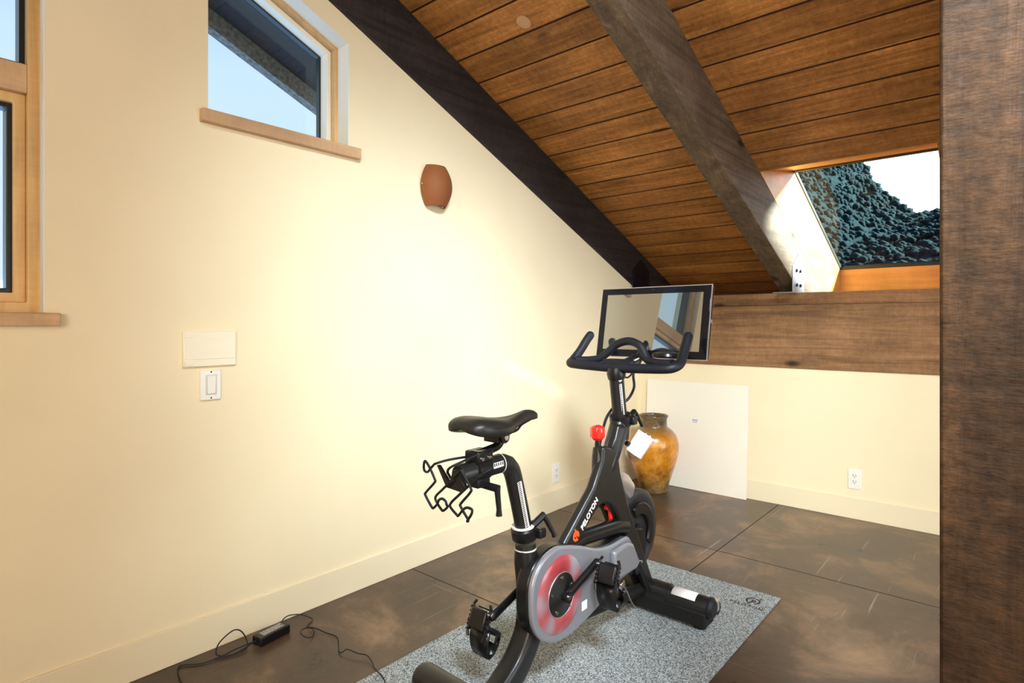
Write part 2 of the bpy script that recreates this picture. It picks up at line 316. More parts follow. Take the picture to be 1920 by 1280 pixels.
def tube(bm, pts, r, seg=12, mi=0, cap=True, rounded=False, ref=None, aspect=1):
    """r: radius or list of radii; ref: fixed side vector for boxy/elliptic sections"""
    pts = [V(p) for p in pts]; N = len(pts)
    rs = list(r) if isinstance(r, (list, tuple)) else [r] * N
    if rounded:
        d0 = (pts[0] - pts[1]).normalized(); d1 = (pts[-1] - pts[-2]).normalized()
        r0, r1 = rs[0], rs[-1]
        pre = [(pts[0] + d0 * r0 * math.sin(a), r0 * math.cos(a)) for a in (1.45, 1.1, .7, .35)]
        post = [(pts[-1] + d1 * r1 * math.sin(a), r1 * math.cos(a)) for a in (.35, .7, 1.1, 1.45)]
        pts = [p for p, _ in pre] + pts + [p for p, _ in post]; rs = [q for _, q in pre] + rs + [q for _, q in post]; N = len(pts)
    rings = []; nrm = None
    for i in range(N):
        t = (pts[min(i + 1, N - 1)] - pts[max(i - 1, 0)]).normalized()
        if ref is not None: nrm = (V(ref) - t * V(ref).dot(t)).normalized()
        elif nrm is None: nrm = t.orthogonal().normalized()
        else: nrm = (nrm - t * nrm.dot(t)).normalized()
        bn = t.cross(nrm)
        rings.append([bm.verts.new(pts[i] + rs[i] * (nrm * math.cos(2 * math.pi * k / seg) * aspect + bn * math.sin(2 * math.pi * k / seg))) for k in range(seg)])
    for a, b in zip(rings, rings[1:]):
        for k in range(seg):
            f = bm.faces.new((a[k], a[(k + 1) % seg], b[(k + 1) % seg], b[k])); f.material_index = mi
    if cap:
        bm.faces.new(rings[0][::-1]).material_index = mi; bm.faces.new(rings[-1]).material_index = mi
    return bm
def T(pts, r, seg=12, **k): return tube(bmesh.new(), pts, r, seg, **k)
def cyl(bm, a, b, r, seg=24, mi=0, r2=None): return tube(bm, [a, b], [r, r if r2 is None else r2], seg, mi)
def ringpts(c, r, n=32, ax='X'):
    out = []
    for k in range(n):
        a = 2 * math.pi * k / n; u, v_ = r * math.cos(a), r * math.sin(a)
        out.append({'X': V((c[0], c[1] + u, c[2] + v_)), 'Y': V((c[0] + u, c[1], c[2] + v_)), 'Z': V((c[0] + u, c[1] + v_, c[2]))}[ax])
    return out
def torus(bm, c, R_, r, ax='X', n=40, seg=10):
    p = ringpts(c, R_, n, ax); rings = []
    axv = {'X': V((1, 0, 0)), 'Y': V((0, 1, 0)), 'Z': V((0, 0, 1))}[ax]
    for q in p:
        d = (q - V(c)).normalized(); rings.append([bm.verts.new(q + r * (d * math.cos(2 * math.pi * k / seg) + axv * math.sin(2 * math.pi * k / seg))) for k in range(seg)])
    for i in range(n):
        a, b = rings[i], rings[(i + 1) % n]
        for k in range(seg): bm.faces.new((a[k], a[(k + 1) % seg], b[(k + 1) % seg], b[k]))
    return bm
def lathe(bm, prof, c=(0, 0, 0), ax='Z', n=48, mi=0, cap0=False, cap1=False):
    """prof: list of (radius, height along ax)"""
    rings = []
    for r, h in prof:
        cc = {'X': (c[0] + h, c[1], c[2]), 'Y': (c[0], c[1] + h, c[2]), 'Z': (c[0], c[1], c[2] + h)}[ax]
        rings.append([bm.verts.new(p) for p in ringpts(cc, max(r, 1e-5), n, ax)])
    for a, b in zip(rings, rings[1:]):
        for k in range(n): f = bm.faces.new((a[k], a[(k + 1) % n], b[(k + 1) % n], b[k])); f.material_index = mi
    if cap0: bm.faces.new(rings[0][::-1]).material_index = mi
    if cap1: bm.faces.new(rings[-1]).material_index = mi
    return bm
def prism(bm, poly, a, b, ax='X', mi=0):
    """extrude a 2D outline from a to b along ax; X: (y,z)  Y: (x,z)  Z: (x,y)"""
    mk = {'X': lambda p, t: (t, p[0], p[1]), 'Y': lambda p, t: (p[0], t, p[1]), 'Z': lambda p, t: (p[0], p[1], t)}[ax]
    v0 = [bm.verts.new(mk(p, a)) for p in poly]; v1 = [bm.verts.new(mk(p, b)) for p in poly]
    bm.faces.new(v0[::-1]).material_index = mi; bm.faces.new(v1).material_index = mi
    for i in range(len(poly)):
        j = (i + 1) % len(poly); bm.faces.new((v0[i], v0[j], v1[j], v1[i])).material_index = mi
    return bm
def plate_holes(outer, holes, a, b, ax='X'):
    """outline with holes, triangulated and given depth"""
    bm = bmesh.new()
    mk = {'X': lambda p, t: (t, p[0], p[1]), 'Z': lambda p, t: (p[0], p[1], t), 'Y': lambda p, t: (p[0], t, p[1])}[ax]
    for t in (a, b):
        es = []
        for loop in [outer] + holes:
            vs = [bm.verts.new(mk(p, t)) for p in loop]
            es += [bm.edges.new((vs[i], vs[(i + 1) % len(vs)])) for i in range(len(vs))]
        bmesh.ops.triangle_fill(bm, edges=es, use_beauty=True)
    bm.verts.ensure_lookup_table(); n = len(bm.verts) // 2; k = 0
    for loop in [outer] + holes:
        m_ = len(loop)
        for i in range(m_):
            j = (i + 1) % m_
            bm.faces.new((bm.verts[k + i], bm.verts[k + j], bm.verts[n + k + j], bm.verts[n + k + i]))
        k += m_
    return bm
def ring_frame(outer, width, a, b, ax='X'):
    """picture-frame member of constant width following a convex outline"""
    return plate_holes(outer, [inset(outer, width)], a, b, ax)
def inset(poly, d):
    n = len(poly); out = []
    A = sum(poly[i][0] * poly[(i + 1) % n][1] - poly[(i + 1) % n][0] * poly[i][1] for i in range(n)); s = 1 if A > 0 else -1
    for i in range(n):
        p0, p1, p2 = V(poly[i - 1]), V(poly[i]), V(poly[(i + 1) % n])
        d1 = (p1 - p0).normalized(); d2 = (p2 - p1).normalized()
        n1 = V((-d1.y, d1.x)) * s; n2 = V((-d2.y, d2.x)) * s
        k = (n1 + n2); k = k / k.dot(n1); out.append(tuple(p1 + k * d))
    return out
def text(name, body, size, mat4, material, parent=None, extrude=.0004, bold=.0, spacing=1):
    cu = bpy.data.curves.new(name, 'FONT'); cu.body = body; cu.size = size; cu.extrude = extrude; cu.offset = bold; cu.space_character = spacing
    cu.align_x = 'CENTER'; cu.align_y = 'CENTER'
    t = bpy.data.objects.new(name, cu); COL.objects.link(t)
    dg = bpy.context.evaluated_depsgraph_get(); dg.update()
    me = bpy.data.meshes.new_from_object(t.evaluated_get(dg)); bpy.data.objects.remove(t)
    bm = bmesh.new(); bm.from_mesh(me); bpy.data.meshes.remove(me)
    for v in bm.verts: v.co = mat4 @ v.co
    return obj(name, bm, material, parent)
def frame4(o, x, y):
    x = V(x).normalized(); y = (V(y) - x * V(y).dot(x)).normalized(); z = x.cross(y)
    return Matrix(((x.x, y.x, z.x, o[0]), (x.y, y.y, z.y, o[1]), (x.z, y.z, z.z, o[2]), (0, 0, 0, 1)))

S = .4218                       # roof slope: z falls by S per metre of +Y
CB, CC, CG = 1.447, 1.755, 2.165  # heights at y=0 of rafter undersides, ceiling boards, skylight glass
zc = lambda y, c: c - S * y
XR, YR, YB = 4.6, -6.2, 1.35    # right wall, rear wall, far end of the roof

# ------------------------------------------------------------ setting: room shell
struct(obj('floor', (lambda b: [box(b, (-.22, YR - .2, -.15), (XR + .2, .2, 0))] and b)(bmesh.new()), M_floor))
fj = bmesh.new()
for k in (-2, -1, 0, 1): pass
for x in (1.045, 2.245, 3.445):
    box(fj, (x - .0025, YR, -.001), (x + .0025, 0, .0006))
for y in (-1.05, -2.25, -3.45, -4.65, -5.85):
    box(fj, (0, y - .0025, -.001), (XR, y + .0025, .0005))
struct(obj('floor_joint', fj, M_joint, bpy.data.objects['floor']))

W1 = [(-4.30, 1.228), (-3.676, 1.228), (-3.676, 2.93), (-4.30, 2.93)]
W2 = [(-3.20, 1.977), (-2.60, 1.977), (-2.60, 2.441), (-3.20, 2.694)]
wl_out = [(YR, 0), (.12, 0), (.12, .95), (YB + .1, .95), (YB + .1, zc(YB + .1, CC)), (YR, zc(YR, CC))]
wl = plate_holes([(YR, -.02), (YB + .1, -.02), (YB + .1, zc(YB + .1, CC)), (YR, zc(YR, CC))], [W1, W2], -.22, 0)
struct(obj('wall_left', wl, M_wall))
struct(obj('wall_back', B((0, 0, -.02), (XR, .12, .93)), M_wall))
struct(obj('leak_block_shelf', B((0, .22, 1.10), (XR, YB + .1, 1.14)), M_wall)).name = 'leak_block_ledge'  # unseen ledge added to stop light leaking in behind the beam
RW = [(-2.75, .40), (-.75, .40), (-.75, 1.75), (-2.75, 1.75)]
struct(obj('wall_right', plate_holes([(YR, -.02), (YB + .1, -.02), (YB + .1, zc(YB + .1, CC)), (YR, zc(YR, CC))], [RW], XR, XR + .15), M_wall))
BW = [(1.95, .9), (4.45, .9), (4.45, 2.5), (1.95, 2.5)]
struct(obj('wall_rear', plate_holes([(0, -.02), (XR, -.02), (XR, zc(YR, CC)), (0, zc(YR, CC))], [BW], YR - .15, YR, 'Y'), M_wall))
# baseboards
struct(obj('baseboard_left', B((0, YR, 0), (.008, 0, .130)), M_base, bevel=.002))
struct(obj('baseboard_back', B((.008, -.010, 0), (XR, 0, .130)), M_base, bevel=.002))

# ceiling of boards running along X, open at the skylight
OX0, OX1, OY0, OY1 = 1.145, 1.955, -.705, 1.20
cb = bmesh.new(); pitch = .157
def slab(bm, x0, x1, y0, y1, c0, c1, mi=0, mside=0):
    vs = [bm.verts.new(p) for p in ((x0, y0, zc(y0, c0)), (x1, y0, zc(y0, c0)), (x1, y1, zc(y1, c0)), (x0, y1, zc(y1, c0)), (x0, y0, zc(y0, c1)), (x1, y0, zc(y0, c1)), (x1, y1, zc(y1, c1)), (x0, y1, zc(y1, c1)))]
    for f in ((3, 2, 1, 0), (4, 5, 6, 7), (0, 1, 5, 4), (1, 2, 6, 5), (2, 3, 7, 6), (3, 0, 4, 7)): bm.faces.new([vs[i] for i in f]).material_index = mi if (mi or f == (3, 2, 1, 0)) else mside
y = -.69 - pitch * 35
while y < YB:
    y0, y1 = y + .0045, y + pitch - .0045
    if y0 >= OY0 and y0 < OY1 - .02:
        slab(cb, -.2, OX0, y0, y1, CC, CC + .018, 0, 1); slab(cb, OX1, XR, y0, y1, CC, CC + .018, 0, 1)
    else: slab(cb, -.2, XR, y0, y1, CC, CC + .018, 0, 1)
    y += pitch
for (x0, x1, ya, yb) in ((-.2, XR, YR, OY0), (-.2, OX0, OY0, OY1), (OX1, XR, OY0, OY1), (-.2, XR, OY1, YB + .1)):
    slab(cb, x0, x1, ya, yb, CC + .019, CC + .05, 1)
struct(obj('ceiling', cb, [M_ceil, M_gap], bevel=.0))
# outer roof skin
rs_ = bmesh.new()
for (x0, x1, ya, yb) in ((-.75, XR + .3, YR - .3, -.06), (-.75, 1.12, -.06, 1.30), (2.0, XR + .3, -.06, 1.30), (-.75, XR + .3, 1.30, YB + .4)):
    slab(rs_, x0, x1, ya, yb, CG - .02, CG + .02)
struct(obj('trim_1', rs_, M_eave)); bpy.data.objects['trim_1'].name = 'trim_9'

# ------------------------------------------------------------ rafters, beams, post
def rafter(n, x0, x1, m, y0=YR, y1=.9):
    bm = bmesh.new(); slab(bm, x0, x1, y0, y1, CB, CC + .002)
    return struct(obj('trim_%d' % n, bm, m, bevel=.006, seg=2))
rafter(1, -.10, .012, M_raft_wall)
rafter(2, 1.025, 1.145, M_raft)
rafter(3, 2.10, 2.22, M_raft)
rafter(4, 3.90, 4.02, M_raft)
struct(obj('trim_5', B((0.0, -.014, .905), (XR, .10, 1.316)), M_beam, bevel=.004))
struct(obj('trim_6', B((0.0, .07, 1.319), (XR, .20, 1.400)), M_beam, bevel=.004))
struct(obj('trim_7', B((2.161, -3.0, 0), (2.33, -2.83, zc(-2.83, CB))), M_post, bevel=.005))

# ------------------------------------------------------------ skylight (window_3)
sk = bmesh.new(); SKI = V((1.55, .5, 2.0))
def quadbox(bm, pts, d):
    a = [bm.verts.new(p) for p in pts]; b = [bm.verts.new(V(p) + V(d)) for p in pts]; n = len(pts)
    bm.faces.new(a[::-1]); bm.faces.new(b)
    for i in range(n): bm.faces.new((a[i], a[(i + 1) % n], b[(i + 1) % n], b[i]))
side = [(OY0, zc(OY0, CC + .003)), (OY1, zc(OY1, CC) - .02), (1.27, zc(1.27, CG)), (-.04, zc(-.04, CG))]
prism(sk, side, 1.146, 1.126)
prism(sk, side, 1.955, 1.975)
skl = struct(obj('window_3', sk, M_pine_y))
bm = bmesh.new(); quadbox(bm, [(1.126, 1.215, 1.15), (1.975, 1.215, 1.15), (1.975, 1.262, zc(1.262, CG)), (1.126, 1.262, zc(1.262, CG))], (0, .02, 0))
struct(obj('lower_lining', bm, M_pine, skl))
bm = bmesh.new(); quadbox(bm, [(1.126, OY0, zc(OY0, CC + .0)), (1.975, OY0, zc(OY0, CC + .0)), (1.975, -.04, zc(-.04, CG)), (1.126, -.04, zc(-.04, CG))], (0, -.01, .02))
struct(obj('upper_lining', bm, M_pine, skl))
fo = [(1.126, -.05), (1.975, -.05), (1.975, 1.285), (1.126, 1.285)]
fr = plate_holes(fo, [[(1.152, -.022), (1.926, -.022), (1.926, 1.255), (1.152, 1.255)]], 0, .03, 'Z')
for v in fr.verts: v.co.z += zc(v.co.y, CG - .004)
struct(obj('skylight_frame', fr, M_blackframe, skl))
bm = bmesh.new(); slab(bm, 1.13, 1.95, -.045, 1.28, CG + .012, CG + .018)
struct(obj('pane', bm, M_skyglass, skl))
# leaf lying on the glass
lf = bmesh.new(); c0 = V((1.50, .335, zc(.335, CG + .0195)))
outl = [(-.030, 0), (-.018, .011), (0, .014), (.016, .010), (.026, 0), (.016, -.009), (0, -.012), (-.018, -.009)]
pts = [(c0.x + a, c0.y + b) for a, b in outl] 
v0 = [lf.verts.new((p[0], p[1], zc(p[1], CG + .0185))) for p in pts]; v1 = [lf.verts.new((p[0], p[1], zc(p[1], CG + .0200))) for p in pts]
lf.faces.new(v0[::-1]); lf.faces.new(v1)
for i in range(8): lf.faces.new((v0[i], v0[(i + 1) % 8], v1[(i + 1) % 8], v1[i]))
tube(lf, [(c0.x - .028, c0.y, zc(c0.y, CG + .0195)), (c0.x - .045, c0.y - .008, zc(c0.y - .008, CG + .0195))], .0012, 6)
tag(obj('fallen_leaf', lf, M_leaf, loc=tuple(c0)), 'small dark fallen leaf lying on the skylight glass', 'leaf')

# ------------------------------------------------------------ window_1 (left) and window_2 (slanted, high)
def lift(n): pass
f1 = ring_frame(W1, .034, -.135, -.050); w1 = struct(obj('window_1', f1, M_fir, bevel=.003))
i1 = inset(W1, .034)
struct(obj('window_transom', B((-.135, i1[0][0], 1.905), (-.052, i1[1][0], 1.993)), M_fir_y, w1, bevel=.003))
lo_ = [(i1[0][0], i1[0][1]), (i1[1][0], i1[1][1]), (i1[1][0], 1.905), (i1[0][0], 1.905)]
up_ = [(i1[0][0], 1.993), (i1[1][0], 1.993), (i1[2][0], i1[2][1]), (i1[3][0], i1[3][1])]
struct(obj('window_sash', ring_frame(lo_, .030, -.150, -.075), M_fir, w1, bevel=.003))
lo2 = inset(lo_, .030)
struct(obj('sash_gasket', ring_frame(lo2, .014, -.150, -.095), M_blackframe, w1, bevel=.002))
struct(obj('upper_gasket', ring_frame(up_, .014, -.150, -.09), M_blackframe, w1, bevel=.002))
struct(obj('pane', prism(bmesh.new(), lo2, -.140, -.134), M_glass, w1))
struct(obj('pane', prism(bmesh.new(), up_, -.140, -.134), M_glass, w1))
struct(obj('window_sill', B((-.05, -4.335, 1.190), (.030, -3.643, 1.230)), M_fir_y, w1, bevel=.003))
f2 = ring_frame(W2, .020, -.135, -.084); w2 = struct(obj('window_2', f2, M_fir, bevel=.002))
j2 = inset(W2, .020)
struct(obj('window_sash', ring_frame(j2, .022, -.190, -.115), M_reveal, w2, bevel=.002))
k2 = inset(j2, .022)
struct(obj('sash_gasket', ring_frame(k2, .008, -.190, -.165), M_blackframe, w2))
struct(obj('pane', prism(bmesh.new(), k2, -.182, -.176), M_glass, w2))
struct(obj('window_sill', B((-.09, -3.230, 1.930), (.030, -2.557, 1.977)), M_fir_y, w2, bevel=.003))
# paler liners on window_2's reveals, bright outside light put into their colour
rv = bmesh.new(); box(rv, (-.083, -2.606, 1.978), (.0006, -2.5995, 2.4405))
tp = [(-2.600, 2.442), (-3.199, 2.6945), (-3.199, 2.6875), (-2.606, 2.4375)]
prism(rv, tp, -.083, .0006); struct(obj('lit_reveal_liner', rv, M_reveal, w2))
struct(obj('lit_reveal_liner', B((-.050, -3.681, 1.231), (.0006, -3.6755, 2.93)), M_reveal, w1))  # window_1's jamb likewise, lightened by colour as if lit from outside
# unseen panel added to the ceiling above the added roof lamp
rw = bmesh.new()
slab(rw, 2.62, 3.68, -4.50, -3.40, CC - .012, CC - .001); w6 = struct(obj('added_roof_panel', rw, M_fir))
# eave outside
bm = bmesh.new(); slab(bm, -.62, -.22, YR, 1.6, 1.42, 1.46)
struct(obj('trim_8', bm, M_eave))
bm = bmesh.new(); slab(bm, -.66, -.60, YR, 1.6, 1.333, 2.14)
struct(obj('trim_10', bm, M_fascia))
# frames round the unseen windows
w4 = struct(obj('window_4', ring_frame(RW, .05, XR + .02, XR + .1), M_fir, bevel=.003))
w5 = struct(obj('window_5', ring_frame(BW, .05, YR - .1, YR - .02, 'Y'), M_fir, bevel=.003))

# ------------------------------------------------------------ metal hangers at the rafter ends
def hanger(label, x, m, ms, side=1):
    o = bmesh.new()
    pl = [(-.075, 1.398), (-.075, 1.565), (.065, 1.655), (.190, 1.56), (.190, 1.398)]
    prism(o, pl, x, x + .004 * side)
    h = thing('joist_hanger', label, 'bracket', (x, .05, 1.398))
    obj('side_plate', o, m, h, bevel=.001)
    obj('seat_plate', B((x - .12 * side if side > 0 else x, -.075, 1.395), (x + .004, .42 if side > 0 else .15, 1.399)), m, h)
    for (yy, zz) in ((.0, 1.445), (.085, 1.445), (.0, 1.54), (.085, 1.54)):
        obj('bolt', cyl(bmesh.new(), (x + .003, yy, zz), (x + .014, yy, zz), .011, 6), ms, h)
    return h
hanger('pale galvanised steel bracket on the end of the middle rafter beside the skylight', 1.1455, M_galv, M_slot)
hd = thing('joist_hanger', 'dark metal bracket at the lower end of the charcoal rafter behind the screen', 'bracket', (.013, .05, 1.40))
bm = prism(bmesh.new(), [(-.11, 1.40), (-.11, 1.60), (.02, 1.69), (.15, 1.62), (.15, 1.40)], .0125, .018)
obj('side_plate', bm, M_dkmetal, hd, bevel=.001)
for (yy, zz) in ((-.05, 1.47), (.08, 1.47), (-.05, 1.57), (.08, 1.57)): obj('bolt', cyl(bmesh.new(), (.017, yy, zz), (.025, yy, zz), .010, 6), M_dkmetal, hd)

# ceiling disc
dn = V((0, -S, -1)).normalized(); dc = V((.508, -1.999, zc(-1.999, CC)))
bm = T([dc - dn * .004, dc + dn * .004, dc + dn * .006], [.036, .036, .033], 40)
tag(obj('ceiling_cover', bm, M_disc, smooth=True, loc=tuple(dc)), 'small round beige cover plate on the plank ceiling', 'cover plate')

# ------------------------------------------------------------ wall sconce
sc = thing('wall_sconce', 'amber brown barrel-shaped glass wall lamp on the cream wall', 'lamp', (0, -2.11, 1.78))
bm = bmesh.new(); rows = []; NZ, NA = 20, 28
def shade(t):   # half width at height fraction
    return .046 + .046 * math.sin(math.pi * (.06 + .88 * t)) ** .85
for layer, off in ((0, 0), (1, -.004)):
    rr = []
    for i in range(NZ + 1):
        t = i / NZ; z_ = 1.782 + .208 * t; w_ = shade(t) + off; ring = []
        for k in range(NA + 1):
            a = math.pi * k / NA
            ring.append(bm.verts.new((.012 + w_ * .92 * math.sin(a), -2.108 + w_ * math.cos(a), z_ + .004 * math.sin(a) * (1 - 2 * t))))
        rr.append(ring)
    for a, b in zip(rr, rr[1:]):
        for k in range(NA): bm.faces.new((a[k], a[k + 1], b[k + 1], b[k]))
    rows.append(rr)
o_, i_ = rows
for k in range(NA):
    bm.faces.new((o_[0][k], o_[0][k + 1], i_[0][k + 1], i_[0][k])); bm.faces.new((o_[-1][k], o_[-1][k + 1], i_[-1][k + 1], i_[-1][k]))
for i in range(NZ):
    for e_ in (0, NA): bm.faces.new((o_[i][e_], o_[i + 1][e_], i_[i + 1][e_], i_[i][e_]))
obj('lamp_shade', bm, M_amber, sc, smooth=True)
obj('back_plate', B((0, -2.15, 1.815), (.012, -2.066, 1.955)), M_white, sc, bevel=.003)
obj('lamp_holder', cyl(bmesh.new(), (.012, -2.108, 1.86), (.05, -2.108, 1.86), .018), M_white, sc, smooth=True)
for yy in (-1, 1):
    obj('shade_knob', lathe(bmesh.new(), [(0, 0), (.005, .001), (.006, .005), (.004, .009), (0, .010)], (.020, -2.108 + .092 * yy, 1.888), 'Y' if yy > 0 else 'Y', 16), M_steel, sc, smooth=True)

# ------------------------------------------------------------ plates on the left wall
ck = thing('wall_plate', 'blank rectangular cream cover plate above the light switch', 'cover plate', (0, -3.193, 1.041))
obj('plate', B((0, -3.289, 1.041), (.012, -3.103, 1.168)), M_cream_pl, ck, bevel=.003)
obj('raised_panel', B((.011, -3.283, 1.068), (.0135, -3.108, 1.143)), M_cream_pl, ck, bevel=.001)
for z_ in (1.046, 1.146):
    obj('edge_tab', B((.011, -3.284, z_), (.0145, -3.252, z_ + .018)), M_cream_pl, ck, bevel=.001)
sw = thing('light_switch', 'white rocker light switch below the blank cover plate', 'light switch', (0, -3.193, .918))
obj('switch_plate', B((0, -3.230, .918), (.010, -3.158, 1.027)), M_white, sw, bevel=.002)
obj('rocker', box(bmesh.new(), (-.003, -.0150, -.032), (.006, .0150, .032), Matrix.Translation((.0105, -3.193, .973)) @ Matrix.Rotation(R(4), 4, 'Y')), M_white, sw, bevel=.0015)
bm = bmesh.new(); 
obj('rocker_rim', plate_holes([(-3.2125, .936), (-3.1735, .936), (-3.1735, 1.010), (-3.2125, 1.010)], [[(-3.2095, .939), (-3.1765, .939), (-3.1765, 1.007), (-3.2095, 1.007)]], .0095, .0115), M_grey, sw)
for z_ in (.925, 1.020): obj('screw', cyl(bmesh.new(), (.0095, -3.193, z_), (.0108, -3.193, z_), .003, 12), M_slot, sw)

def outlet(label, org, ex, ey):
    """duplex outlet: org centre of the plate on the wall, ex along the wall, ey out of the wall"""
    ex, ey, ez = V(ex), V(ey), V((0, 0, 1)); org = V(org)
    Mx = Matrix(((ex.x, ey.x, 0, org.x), (ex.y, ey.y, 0, org.y), (0, 0, 1, org.z), (0, 0, 0, 1)))
    t = thing('power_outlet', label, 'outlet', tuple(org - ez * .06), 'wall outlets')
    obj('cover_plate', B((-.035, 0, -.060), (.035, .007, .060), Mx), M_white, t, bevel=.002)
    obj('socket_face', B((-.017, .006, -.034), (.017, .009, .034), Mx), M_white, t, bevel=.001)
    sl = bmesh.new()
    for s in (-.018, .018):
        box(sl, (-.009, .0085, s), (-.006, .0096, s + .010), Mx); box(sl, (.006, .0085, s), (.009, .0096, s + .008), Mx)
        box(sl, (-.0025, .0085, s - .009), (.0025, .0096, s - .004), Mx)
    obj('slot', sl, M_slot, t)
    for s in (-.050, .050): obj('screw', B((-.002, .0065, s - .002), (.002, .0078, s + .002), Mx), M_grey, t)
    return t
outlet('white outlet low on the left wall, behind the exercise bike', (0, -1.071, .238), (0, -1, 0), (1, 0, 0))
outlet('white duplex outlet low on the back wall, right of the leaning board', (1.484, 0, .2435), (1, 0, 0), (0, -1, 0))

# ------------------------------------------------------------ leaning board
bm = bmesh.new(); Mt = Matrix.Translation((.090, -.058, .0015)) @ Matrix.Rotation(-math.atan2(.040, .766), 4, 'X')
box(bm, (0, -.0, 0), (.758, .012, .768), Mt)
lb = thing('leaning_board', 'square cream-white board leaning against the back wall', 'board', (.47, -.05, 0))
obj('board', bm, M_panel, lb, bevel=.001)
mL = Mt @ Matrix(((1, 0, 0, .388), (0, 0, -1, -.0012), (0, 1, 0, .491), (0, 0, 0, 1)))
obj('label_sticker', B((.362, -.0008, .476), (.412, .001, .507), Mt), M_tape, lb)
lb2 = bpy.data.objects['label_sticker']
pb = bmesh.new()
for q, h_, wds in ((.008, .0052, (.010, .008, .007, .006)), (-.001, .003, (.005, .008, .004, .006, .005)), (-.009, .003, (.007, .004, .009, .005, .004))):
    xx = -.019
    for wd in wds: box(pb, (xx, q - h_ / 2, .0002), (xx + wd, q + h_ / 2, .0005), mL); xx += wd + .0022
obj('sticker_print', pb, M_slot, lb2)

# ------------------------------------------------------------ vase
vs = thing('glazed_vase', 'large honey-brown glazed pot standing in the corner', 'vase', (.268, -.262, 0))
prof = [(.0, .004), (.088, .0), (.094, .010), (.102, .040), (.124, .110), (.150, .190), (.168, .260), (.175, .315), (.172, .355), (.158, .400), (.132, .434), (.108, .452), (.097, .462), (.094, .475), (.093, .500), (.095, .520), (.101, .532), (.102, .540), (.096, .544), (.086, .540), (.083, .52), (.084, .47), (.10, .44), (.14, .38)]
pr = [V((p[0], p[1], 0)) for p in prof[:1]] + cr_curve([(a, b, 0) for a, b in prof[1:]], 3)
obj('vessel', lathe(bmesh.new(), [(max(p.x, 0), p.y) for p in pr], (.268, -.262, 0), 'Z', 64), M_vase, vs, smooth=True, angle=80)
# two rims as separate glaze rings
obj('rim', torus(bmesh.new(), (.268, -.262, .538), .096, .0065, 'Z', 64, 10), M_ceram_in, vs, smooth=True)

# ------------------------------------------------------------ mat
mt = thing('exercise_mat', 'grey speckled rubber floor mat under the exercise bike', 'mat', (1.03, -2.32, 0))
MT = .006
obj('mat_sheet', B((.585, -3.23, .0006), (1.468, -1.408, MT)), M_matt, mt, bevel=.0015)
def logo(bm_c, mat4, s, material, parent, name, w=.13):
    """tilted ring with a P-shaped inner loop and a bar"""
    bm = bmesh.new()
    def strip(pts, hw):
        prev = None; n = len(pts)
        L_, R_2 = [], []
        for i, p in enumerate(pts):
            t = (pts[min(i + 1, n - 1)] - pts[max(i - 1, 0)]).normalized(); q = V((-t.y, t.x, 0)) * hw
            L_.append(p + q); R_2.append(p - q)
        for i in range(n - 1):
            for za, zb in ((0, .0006),):
                a = [L_[i], R_2[i], R_2[i + 1], L_[i + 1]]
                lo = [bm.verts.new(mat4 @ (v * s + V((0, 0, za)))) for v in a]; hi = [bm.verts.new(mat4 @ (v * s + V((0, 0, zb)))) for v in a]
                bm.faces.new(lo[::-1]); bm.faces.new(hi)
                for k in range(4): bm.faces.new((lo[k], lo[(k + 1) % 4], hi[(k + 1) % 4], hi[k]))
    arc = lambda c, r, a0, a1, n=26: [V((c[0] + r * math.cos(R(a0 + (a1 - a0) * i / n)), c[1] + r * math.sin(R(a0 + (a1 - a0) * i / n)), 0)) for i in range(n + 1)]
    strip(arc((0, 0), .78, -60, 235, 40), w)
    strip([V((-.30, -1.15, 0)), V((-.12, -.5, 0)), V((-.02, -.1, 0)), V((.02, .12, 0))], w)
    strip(arc((0, 0), .30, -120, 150, 24), w * .95)
    strip([V((.50, .90, 0)), V((.64, 1.2, 0))], w)
    return obj(name, bm, material, parent)
mm = frame4((1.385, -1.515, MT - .0002), (1, -.06, 0), (.0, 1, 0))
lgm = logo(None, mm, .034, M_mat_blk, mt, 'mat_logo', .10)
text('mat_lettering', 'PELOTON', .026, frame4((1.375, -1.572, MT), (1, 0, 0), (0, 1, 0)), M_mat_blk, mt, .0005, .0005, 1.25)

# ------------------------------------------------------------ power adapter with cords
pa = thing('power_adapter', 'black power brick with thin cords on the floor by the left wall', 'power adapter', (.10, -3.01, 0))
bd = V((-.02, .125, 0)).normalized(); bn_ = V((bd.y, -bd.x, 0))
bmat = Matrix(((bn_.x, bd.x, 0, .098), (bn_.y, bd.y, 0, -3.008), (0, 0, 1, 0), (0, 0, 0, 1)))
obj('adapter_case', B((-.027, -.064, .0005), (.027, .064, .033), bmat), M_blk2, pa, bevel=.004, seg=3)
obj('rating_label', B((-.018, -.045, .0325), (.016, .050, .0334), bmat), P('dull_label', (.10, .10, .10), .35), pa)
pb = bmesh.new(); rg_ = random.Random(3)
for k in range(5):
    yy = -.040
    while yy < .036:
        wd = rg_.uniform(.004, .014); box(pb, (-.014 + k * .006, yy, .0333), (-.0115 + k * .006, yy + wd, .0336), bmat); yy += wd + .003
obj('label_print', pb, M_grey, bpy.data.objects['rating_label'])
def cord(pts, r=.0024, n=8): return T(cr_curve(pts, n), r, 8)
ra = [(.161, -3.344, .004), (.100, -3.334, .004), (.052, -3.321, .004), (.040, -3.302, .004), (.078, -3.255, .004), (.088, -3.209, .005), (.092, -3.175, .008), (.092, -3.136, .012), (.101, -3.072, .016)]
obj('cord', cord(ra), M_rub, pa, smooth=True)
rb = [(.088, -3.215, .004), (.110, -3.155, .006), (.112, -3.11, .010), (.075, -3.094, .024), (.058, -3.106, .052), (.055, -3.132, .064), (.056, -3.169, .050), (.060, -3.192, .032), (.075, -3.200, .010), (.100, -3.172, .005), (.110, -3.137, .008), (.098, -3.074, .014)]
